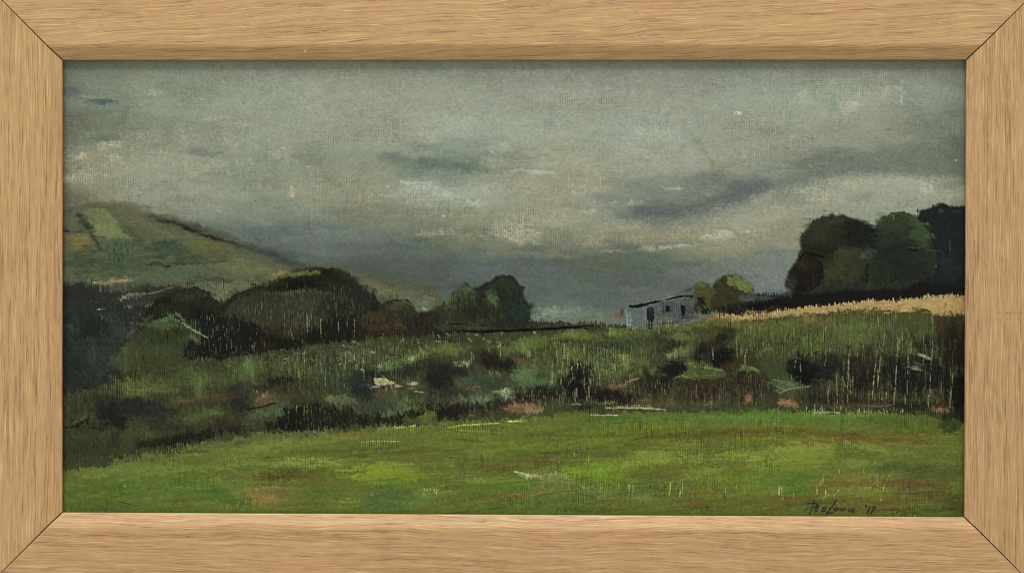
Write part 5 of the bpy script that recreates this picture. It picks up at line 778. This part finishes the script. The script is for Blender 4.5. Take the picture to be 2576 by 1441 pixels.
# ---- camera (pose solved from the corners of the opening)
FOV = math.radians(40.)
FPX = 1288 / math.tan(FOV / 2)
cx, cy, cz, yaw, pitch, roll = 0.01117454, -0.63688845, 0.00365993, 0.01708965, -0.00501633, -0.00233586
R = (Matrix.Rotation(yaw, 3, 'Z') @ Matrix.Rotation(pitch, 3, 'X') @ Matrix.Rotation(roll, 3, 'Y'))
cam_d = bpy.data.cameras.new('camera'); cam = bpy.data.objects.new('camera', cam_d); COL.objects.link(cam)
cam_d.sensor_fit = 'HORIZONTAL'; cam_d.sensor_width = 36; cam_d.lens = 18 / math.tan(FOV / 2)
cam_d.clip_start = .01; cam_d.clip_end = 50
M = Matrix.Identity(4)
for i in range(3):
    M[i][0] = R[i][0]; M[i][1] = R[i][2]; M[i][2] = -R[i][1]
M[0][3], M[1][3], M[2][3] = cx, cy, cz
cam.matrix_world = M
scn.camera = cam
Rn = np.array(R)

def on_plane(px, py, y):
    """point of the plane Y = y that the rectified photograph shows at px, py"""
    d = np.stack([(np.asarray(px, np.float64) - 1288) / FPX, np.ones_like(np.asarray(px, np.float64)), (720.5 - np.asarray(py, np.float64)) / FPX], -1) @ Rn.T
    t = (y - cy) / d[..., 1]
    return np.array([cx, cy, cz]) + d * t[..., None]

# ---- helpers
def put(name, me, parent=None, mat=None):
    o = bpy.data.objects.new(name, me); COL.objects.link(o)
    if mat: me.materials.append(mat)
    if parent is not None: o.parent = parent
    return o
def empty(name, loc=(0, 0, 0)):
    o = bpy.data.objects.new(name, None); COL.objects.link(o); o.location = loc
    o.empty_display_size = .02
    return o
def tag(o, label=None, cat=None, group=None, kind=None):
    for k, v in (('label', label), ('category', cat), ('group', group), ('kind', kind)):
        if v: o[k] = v
    return o
class Nodes:
    def __init__(s, name):
        s.m = bpy.data.materials.new(name); s.m.use_nodes = True; s.t = s.m.node_tree; s.t.nodes.clear()
        s.out = s.t.nodes.new('ShaderNodeOutputMaterial'); s.p = s.t.nodes.new('ShaderNodeBsdfPrincipled')
        s.t.links.new(s.p.outputs[0], s.out.inputs['Surface'])
    def set(s, sock, v):
        if isinstance(v, bpy.types.NodeSocket): s.t.links.new(v, sock)
        else: sock.default_value = v
    def math(s, op, a, b=None, c=None, clamp=False):
        n = s.t.nodes.new('ShaderNodeMath'); n.operation = op; n.use_clamp = clamp
        for k, v in enumerate((a, b, c)):
            if v is not None: s.set(n.inputs[k], v)
        return n.outputs[0]
    def vec(s, x, y, z):
        n = s.t.nodes.new('ShaderNodeCombineXYZ')
        for k, v in enumerate((x, y, z)): s.set(n.inputs[k], v)
        return n.outputs[0]
    def noise(s, v, detail=2., rough=.5, scale=1.):
        n = s.t.nodes.new('ShaderNodeTexNoise'); n.noise_dimensions = '3D'
        s.set(n.inputs['Vector'], v); n.inputs['Scale'].default_value = scale; n.inputs['Detail'].default_value = detail; n.inputs['Roughness'].default_value = rough
        return n.outputs['Fac']
    def ramp(s, v, a, b):
        n = s.t.nodes.new('ShaderNodeMapRange'); n.interpolation_type = 'SMOOTHSTEP'
        s.set(n.inputs['Value'], v); n.inputs['From Min'].default_value = a; n.inputs['From Max'].default_value = b
        return n.outputs['Result']
    def mix(s, f, a, b, mode='MIX'):
        n = s.t.nodes.new('ShaderNodeMix'); n.data_type = 'RGBA'; n.blend_type = mode
        s.set(n.inputs[0], f)
        for sock, v in ((n.inputs[6], a), (n.inputs[7], b)):
            s.set(sock, v if isinstance(v, bpy.types.NodeSocket) else (*v, 1.))
        return n.outputs[2]

def oak(name, tilt, off, base, pink, dark, light, arc=0., dash=1.):
    """limed oak: growth bands, long streaks, short brown pores and pale flecks along the rail"""
    n = Nodes(name)
    tc = n.t.nodes.new('ShaderNodeTexCoord')
    mp = n.t.nodes.new('ShaderNodeMapping'); mp.inputs['Scale'].default_value = (1 / K, 1 / K, 1 / K)
    mp.inputs['Rotation'].default_value = (0, 0, math.radians(tilt)); mp.inputs['Location'].default_value = off
    n.t.links.new(tc.outputs['Object'], mp.inputs['Vector'])
    sx = n.t.nodes.new('ShaderNodeSeparateXYZ'); n.t.links.new(mp.outputs[0], sx.inputs[0])
    u, v, w = sx.outputs
    wob = n.noise(n.vec(n.math('DIVIDE', u, 330.), n.math('DIVIDE', v, 130.), 0.), 2.)
    vv = n.math('ADD', n.math('ADD', v, n.math('MULTIPLY', w, .8)), n.math('MULTIPLY', n.math('SUBTRACT', wob, .5), 30. + arc))
    wob2 = n.noise(n.vec(n.math('DIVIDE', u, 60.), n.math('DIVIDE', v, 24.), 3.), 2.)
    vv = n.math('ADD', vv, n.math('MULTIPLY', n.math('SUBTRACT', wob2, .5), 4.))
    def nz(lu, lv, z, det=2., rough=.5):
        return n.noise(n.vec(n.math('DIVIDE', u, lu), n.math('DIVIDE', vv, lv), z), det, rough)
    tone = nz(420., 46., 1., 2.)
    band = nz(620., 15., 7., 3., .55)
    streak = nz(330., 3.9, 11., 2.)
    pore = nz(105., 2.5, 17., 1.5, .6)
    pore2 = nz(40., 2.0, 29., 1., .5)
    fleck = nz(120., 2.8, 23., 1.)
    cloud = nz(30., 16., 31., 3.)
    c = n.mix(n.ramp(tone, .3, .7), base, pink)
    c = n.mix(n.math('MULTIPLY', n.ramp(band, .36, .68), .38), c, tuple(.5 * (np.array(base) + np.array(dark))))
    c = n.mix(n.math('MULTIPLY', n.ramp(streak, .50, .70), .5 * dash), c, dark)
    gate = n.math('ADD', .35, n.math('MULTIPLY', n.ramp(band, .40, .62), .75))
    pm = n.math('MULTIPLY', n.ramp(pore, .55, .66), gate, None, True)
    pm2 = n.math('MULTIPLY', n.ramp(pore2, .60, .74), n.math('MULTIPLY', gate, .6), None, True)
    c = n.mix(n.math('MULTIPLY', pm, .74 * dash), c, tuple(.8 * np.array(dark)))
    c = n.mix(n.math('MULTIPLY', pm2, .7 * dash), c, dark)
    c = n.mix(n.math('MULTIPLY', n.ramp(fleck, .56, .72), .7), c, light)
    c = n.mix(n.math('MULTIPLY', n.ramp(cloud, .35, .75), .16), c, light)
    n.set(n.p.inputs['Base Color'], c)
    n.p.inputs['Roughness'].default_value = .36; n.p.inputs['Specular IOR Level'].default_value = .42
    bm = n.t.nodes.new('ShaderNodeBump'); bm.inputs['Strength'].default_value = .6; bm.inputs['Distance'].default_value = .00012
    hgt = n.math('SUBTRACT', n.math('MULTIPLY', fleck, .4), n.math('ADD', pm, n.math('MULTIPLY', streak, .6)))
    n.set(bm.inputs['Height'], hgt); n.t.links.new(bm.outputs[0], n.p.inputs['Normal'])
    return n.m

def tl(c): return tuple(float(x) for x in lin(c))

# ---- wall behind
def wall():
    n = Nodes('wall_paint')
    tc = n.t.nodes.new('ShaderNodeTexCoord')
    f = n.noise(tc.outputs['Object'], 4., .6, 60.)
    n.set(n.p.inputs['Base Color'], n.mix(f, (.56, .55, .52), (.62, .61, .58))); n.p.inputs['Roughness'].default_value = .9
    bm = bmesh.new()
    bmesh.ops.create_grid(bm, x_segments=1, y_segments=1, size=.5)
    for q in bm.verts: q.co = Vector((q.co.x * 1.6, .021, q.co.y * 1.1))
    me = bpy.data.meshes.new('wall'); bm.to_mesh(me); bm.free()
    return tag(put('wall', me, None, n.m), kind='structure')
wall()

# ---- frame: one mitred rail along x, y = outward from the lip, z = towards the viewer
PROFILE_LIP = [(0, -.95), (0, -.3), (.1, -.04), (.35, .14), (4.3, 2.1), (4.9, 2.36)]
PROFILE_RAIL = [(4.9, 2.36), (5.5, 2.6), (6.5, 2.84), (15, 2.9), (27.2, 2.9), (28.1, 2.7), (28.7, 2.2), (29., 1.4), (29., -16.), (6.2, -16.), (6.2, -.95), (0, -.95)]
def sweep(profile, length, gap, seed):
    rng = np.random.default_rng(seed)
    bm = bmesh.new(); rings = []
    fr = [0., .001, .01, .1, .25, .4, .5, .6, .75, .9, .99, .999, 1.]
    for f in fr:
        ring = []
        for (t, d) in profile:
            half = length / 2 + t * MM - gap * (1 - .45 * t / 29.)
            ring.append(bm.verts.new((-half + 2 * half * f, t * MM, d * MM)))
        rings.append(ring)
    for a, b in zip(rings[:-1], rings[1:]):
        for k in range(len(profile) - 1):
            bm.faces.new((a[k], b[k], b[k + 1], a[k + 1]))
    return bm, rings
def rail(name, length, mat, parent, loc, rot, gap, seed):
    bm, rings = sweep(PROFILE_RAIL, length, gap, seed)
    for ring, flip in ((rings[0], 1), (rings[-1], 0)):     # close the mitred ends
        lip = [bm.verts.new((ring[0].co.x if False else (-1 if flip else 1) * (length / 2 + t * MM - gap * (1 - .45 * t / 29.)), t * MM, d * MM)) for (t, d) in PROFILE_LIP[1:-1]]
        loop = list(ring) + lip
        bm.faces.new(loop if not flip else loop[::-1])
    bmesh.ops.recalc_face_normals(bm, faces=bm.faces[:])
    me = bpy.data.meshes.new(name); bm.to_mesh(me); bm.free()
    for p in me.polygons: p.use_smooth = False
    o = put(name, me, parent, mat); o.location = loc; o.rotation_euler = rot
    bm, _ = sweep(PROFILE_LIP, length, gap, seed)
    bmesh.ops.recalc_face_normals(bm, faces=bm.faces[:])
    me = bpy.data.meshes.new('inner_bevel'); bm.to_mesh(me); bm.free()
    me.materials.append(mat)
    b = put('inner_bevel', me, o)
    return o, b

frame = empty('picture_frame', (0, 0, -LH / 2 - RW))
tag(frame, 'light oak picture frame with mitred corners and sloping inner edge round the landscape painting', 'picture frame')
FZ = LH / 2 + RW                              # the frame's empty stands at its lower edge
H2 = math.pi / 2
base, pink, dark, light = tl((188,150,102)), tl((192,149,104)), tl((134,96,52)), tl((222,184,132))
mats = [oak('oak_top', -3.2, (120, 40, 0), tl((187,153,106)), tl((191,152,106)), dark, light, 8, 1.),
        oak('oak_bottom', 1.0, (900, 400, 50), tl((186,151,105)), tl((191,151,106)), tl((134,94,56)), light, 12, .95),
        oak('oak_left', .4, (2100, 900, 90), tl((187,152,105)), tl((190,151,105)), dark, light, -14, 1.15),
        oak('oak_right', -.3, (3300, 1500, 120), tl((183,149,104)), tl((187,149,105)), tl((128,94,56)), light, -14, 1.0)]
# rail frames: x along the rail, y outward, z to the viewer (-Y of the world)
def basis(xa, ya, za):
    m = Matrix((xa, ya, za)).transposed(); return m.to_euler()
r_top, _ = rail('top_rail', LW, mats[0], frame, (0, 0, LH / 2 + FZ), basis((1, 0, 0), (0, 0, 1), (0, -1, 0)), .0004, 1)
r_bot, _ = rail('bottom_rail', LW, mats[1], frame, (0, 0, -LH / 2 + FZ), basis((-1, 0, 0), (0, 0, -1), (0, -1, 0)), .0004, 2)
r_lef, _ = rail('side_rail', LH, mats[2], frame, (-LW / 2, 0, FZ), basis((0, 0, 1), (-1, 0, 0), (0, -1, 0)), .0004, 3)
r_rig, _ = rail('side_rail', LH, mats[3], frame, (LW / 2, 0, FZ), basis((0, 0, -1), (1, 0, 0), (0, -1, 0)), .0004, 4)
for o, l in ((r_top, 'top oak rail with slanting grain and a shaded lower bevel'), (r_bot, 'bottom oak rail with brightly lit upper bevel'),
             (r_lef, 'left oak rail with long straight grain lines'), (r_rig, 'right oak rail crossed by a dark hairline')):
    o['label'] = l
# the dark hairline that crosses the right rail
m = Nodes('dark_hairline'); m.p.inputs['Base Color'].default_value = (*tl((98,70,42)), 1); m.p.inputs['Roughness'].default_value = .8
bm = bmesh.new(); rng = np.random.default_rng(4)
x_at = -(720.5 - 781.5) * K
t = 11.5
while t < 26.6:
    l = rng.uniform(.5, 2.2); wd = rng.uniform(.05, .13)
    if rng.random() < .85:
        for (a, b) in ((t, min(t + l, 26.7)),):
            vs = [bm.verts.new((x_at + s * wd * MM + rng.normal(0, .02) * MM, q * MM, z * MM)) for (q, s, z) in ((a, -1, 2.906), (b, -1, 2.906), (b, 1, 2.906), (a, 1, 2.906))]
            bm.faces.new(vs)
    t += l + rng.uniform(0, .5)
bmesh.ops.recalc_face_normals(bm, faces=bm.faces[:])
me = bpy.data.meshes.new('hairline_crack'); bm.to_mesh(me); bm.free()
put('hairline_crack', me, r_rig, m.m)
# a chip of pale wood on the top rail's bevel
m = Nodes('bare_wood'); m.p.inputs['Base Color'].default_value = (*tl((232,200,140)), 1)
bm = bmesh.new()
c0 = on_plane(768, 131, -1.8 * MM); xl = c0[0]
ring = []
for k in range(9):
    a = 2 * math.pi * k / 9; rr = rng.uniform(.5, 1.)
    tt = 3.6 + .75 * rr * math.sin(a)
    ring.append(bm.verts.new((xl + .8 * MM * rr * math.cos(a), tt * MM, (.14 + (tt - .35) * 1.96 / 3.95 + (.0) + .02) * MM)))
bm.faces.new(ring); bmesh.ops.recalc_face_normals(bm, faces=bm.faces[:])
me = bpy.data.meshes.new('wood_chip'); bm.to_mesh(me); bm.free()
put('wood_chip', me, r_top, m.m)

# ---- painting
art = empty('oil_painting', (0, PLANE, -LH / 2))
tag(art, 'small oil landscape of grey sky over green fields, hedge and blue shed', 'painting')
AO = np.array([0, PLANE, -LH / 2])
BRIGHT = 1.0
n = Nodes('oil_paint')
at = n.t.nodes.new('ShaderNodeAttribute'); at.attribute_name = 'paint'
tcp = n.t.nodes.new('ShaderNodeTexCoord')
grain = n.noise(tcp.outputs['Object'], 3., .6, 2600.)
col = n.mix(1., at.outputs['Color'], n.mix(grain, (.90, .90, .90), (1.10, 1.10, 1.10)), 'MULTIPLY')
n.set(n.p.inputs['Base Color'], col)
n.set(n.p.inputs['Roughness'], n.math('ADD', .55, n.math('MULTIPLY', grain, .2)))
n.p.inputs['Specular IOR Level'].default_value = .07
PAINT = n.m
rel = blur(REL, 1)
HGT = .000045 * rel + .000012 * np.maximum(VX, VY) + .000006 * N_FINE
POS = on_plane(GX, GY, PLANE)
POS[..., 1] -= HGT
POS -= AO
RGBA = np.concatenate([lin(CAN) * BRIGHT, np.ones((NY, NX, 1))], -1).astype(np.float32)
VIDX = np.arange(NX * NY).reshape(NY, NX)
CELL = IDM[:-1, :-1]
def film(name, ids, parent, label=None):
    """the paint of one motif: its cells of the canvas as a mesh"""
    j, i = np.nonzero(np.isin(CELL, ids))
    if len(j) == 0: return None
    q = np.stack([VIDX[j, i], VIDX[j + 1, i], VIDX[j + 1, i + 1], VIDX[j, i + 1]], 1)
    used, inv = np.unique(q.ravel(), return_inverse=True)
    me = bpy.data.meshes.new(name)
    me.vertices.add(len(used)); me.vertices.foreach_set('co', POS.reshape(-1, 3)[used].astype(np.float32).ravel())
    nf = len(q)
    me.loops.add(nf * 4); me.polygons.add(nf)
    me.loops.foreach_set('vertex_index', inv.astype(np.int32).ravel())
    me.polygons.foreach_set('loop_start', np.arange(0, nf * 4, 4, dtype=np.int32))
    me.polygons.foreach_set('use_smooth', np.ones(nf, bool))
    me.update(calc_edges=True)
    ca = me.color_attributes.new('paint', 'FLOAT_COLOR', 'POINT')
    ca.data.foreach_set('color', RGBA.reshape(-1, 4)[used].ravel())
    o = put(name, me, parent, PAINT)
    if label: o['label'] = label
    return o
film('painted_sky', [SKY_], art)
film('painted_hillside', [HILL, FARFIELD], art)
film('painted_dark_bank', [LINE], art)
film('painted_stubble_field', [STUBBLE], art)
film('painted_hedgerow', [HEDGE], art)
film('painted_meadow', [MEADOW], art)
sh = film('painted_shed', [SHED], art)
film('roof', [SHEDROOF], sh); film('door', [SHEDDOOR], sh); film('window', [SHEDWIN], sh); film('window', [SHEDWIN2], sh)
for ident, nm, lb in ((T_SHADE, 'painted_thicket', 'shadowy thicket at the left edge'), (T_LOW, 'painted_bush', 'low olive bush with a pale green arc'),
        (T_ROUND, 'painted_bush', 'broad round dark bush'), (T_RUST, 'painted_bush', 'small rusty brown bush'), (T_OLIVE, 'painted_tree', 'olive green pointed tree'),
        (T_DARK, 'painted_tree', 'dark rounded tree'), (T_SMALL, 'painted_bush', 'small olive bush against the shed'), (T_LIT, 'painted_tree', 'bush with a sunlit crown beside the shed'),
        (T_CLUMPA, 'painted_tree', 'big dark olive tree of the clump'), (T_CLUMPB, 'painted_tree', 'big green tree of the clump'), (T_BROWN, 'painted_bush', 'brown bush below the clump'),
        (T_SLATE, 'painted_tree', 'slate coloured tree at the right edge')):
    film(nm, [ident], art, lb)

# canvas board behind the paint
bm = bmesh.new(); bmesh.ops.create_cube(bm, size=1.)
c = POS[:, :].reshape(-1, 3); mn, mx = c.min(0), c.max(0)
for q in bm.verts:
    q.co = Vector(((mn[0] + mx[0]) / 2 + q.co.x * (mx[0] - mn[0] + .005), .0017 + q.co.y * .003, (mn[2] + mx[2]) / 2 + q.co.z * (mx[2] - mn[2] + .005)))
me = bpy.data.meshes.new('canvas_board'); bm.to_mesh(me); bm.free()
nb = Nodes('primed_canvas'); nb.p.inputs['Base Color'].default_value = (.6, .57, .5, 1); nb.p.inputs['Roughness'].default_value = .9
put('canvas_board', me, art, nb.m)

# handwritten signature and year, thin dark paint
SIG = [([(884,282),(866,340),(845,410),(800,520)],7), ([(756,352),(800,343),(850,335),(905,338),(945,365),(965,385),(935,400),(880,402),(850,404)],9), ([(720,441),(752,436),(790,428)],7), ([(905,345),(950,382)],7),
       ([(900,380),(960,405)],6), ([(958,408),(915,425),(900,450),(908,470),(948,472)],7), ([(905,448),(945,440)],5), ([(1086,402),(1035,408),(1024,440),(1018,478),(1050,474),(1084,462)],8), ([(1030,438),(1082,432)],6), ([(1004,470),(1006,494)],6),
       ([(1262,278),(1235,325),(1190,385),(1135,455),(1092,508),(1140,500),(1205,490)],9), ([(1262,285),(1236,300)],7), ([(1262,412),(1228,425),(1216,448),(1232,466),(1262,456),(1272,428),(1255,414)],7), ([(1284,418),(1300,462)],8), ([(1322,420),(1342,470),(1352,462)],7),
       ([(1352,462),(1372,430),(1388,452),(1420,426)],7), ([(1556,436),(1500,432),(1458,448),(1460,470),(1505,478),(1545,452),(1558,440),(1545,470),(1526,500)],8), ([(1770,364),(1758,390),(1744,410)],12), ([(1824,388),(1806,440),(1788,484),(1772,522)],11),
       ([(1850,404),(1884,394),(1918,384)],10), ([(1916,388),(1890,432),(1862,474),(1832,520)],11), ([(1858,442),(1884,432)],6)]
def signature():
    bm = bmesh.new(); rng = np.random.default_rng(9)
    for pts, w in SIG:
        pts = [((3000 + x / 4.288) / 1.5652, (1900 + y / 4.288) / 1.5652) for x, y in pts]
        w = 1.35 * w / 4.288 / 1.5652
        fine = []
        for (a, b) in zip(pts[:-1], pts[1:]):
            nseg = max(2, int(math.hypot(b[0] - a[0], b[1] - a[1]) / 1.2))
            fine += [(a[0] + (b[0] - a[0]) * k / nseg, a[1] + (b[1] - a[1]) * k / nseg) for k in range(nseg)]
        fine.append(pts[-1]); rows = []
        for k, (x, y) in enumerate(fine):
            a = fine[max(k - 1, 0)]; b = fine[min(k + 1, len(fine) - 1)]
            dx, dy = b[0] - a[0], b[1] - a[1]; L = math.hypot(dx, dy) + 1e-6
            ww = w * (.75 + .35 * rng.random()) * (.55 if k in (0, len(fine) - 1) else 1.)
            row = []
            for s, hh in ((-1, .00002), (-.6, .00012), (.6, .00012), (1, .00002)):
                p = on_plane(x - dy / L * ww * s, y + dx / L * ww * s, PLANE) - AO
                row.append(bm.verts.new((p[0], p[1] - .00006 - hh, p[2])))
            rows.append(row)
        for a, b in zip(rows[:-1], rows[1:]):
            for k in range(3): bm.faces.new((a[k], a[k + 1], b[k + 1], b[k]))
    bmesh.ops.recalc_face_normals(bm, faces=bm.faces[:])
    me = bpy.data.meshes.new('signature'); bm.to_mesh(me); bm.free()
    ns = Nodes('signature_paint'); tc = ns.t.nodes.new('ShaderNodeTexCoord')
    ns.set(ns.p.inputs['Base Color'], ns.mix(ns.noise(tc.outputs['Object'], 2., .5, 900.), tl((16,11,8)), tl((30,22,16)))); ns.p.inputs['Roughness'].default_value = .55
    return put('signature', me, art, ns.m)
signature()

# ---- light: one broad soft lamp high in front, weak fill from the room
w = bpy.data.worlds.new('World'); scn.world = w; w.use_nodes = True
nt = w.node_tree; bg = nt.nodes['Background']
tcw = nt.nodes.new('ShaderNodeTexCoord'); sw = nt.nodes.new('ShaderNodeSeparateXYZ'); nt.links.new(tcw.outputs['Generated'], sw.inputs[0])
rw = nt.nodes.new('ShaderNodeValToRGB'); nt.links.new(sw.outputs[2], rw.inputs[0])       # pale room above, warm floor below
rw.color_ramp.elements[0].position = 0.; rw.color_ramp.elements[0].color = (1.16, 1.05, .90, 1)
rw.color_ramp.elements[1].position = .25; rw.color_ramp.elements[1].color = (.86, .95, 1.0, 1)
nt.links.new(rw.outputs[0], bg.inputs['Color']); bg.inputs['Strength'].default_value = .56
def lamp(name, loc, aim, sx, sy, power, colr):
    d = bpy.data.lights.new(name, 'AREA'); d.shape = 'RECTANGLE'; d.size = sx; d.size_y = sy; d.energy = power; d.color = colr
    o = bpy.data.objects.new(name, d); COL.objects.link(o); o.location = loc
    o.rotation_euler = (Vector(aim) - Vector(loc)).to_track_quat('-Z', 'Y').to_euler()
lamp('ceiling_lamp', (-.15, -1.06, 2.37), (0, 0, 0), 1.6, 1.1, 82., (1., .985, .95))

scn.cycles.filter_width = 1.05
scn.view_settings.view_transform = 'Standard'; scn.view_settings.look = 'None'
scn.view_settings.exposure = 0.; scn.view_settings.gamma = 1.; scn.view_settings.use_curve_mapping = False
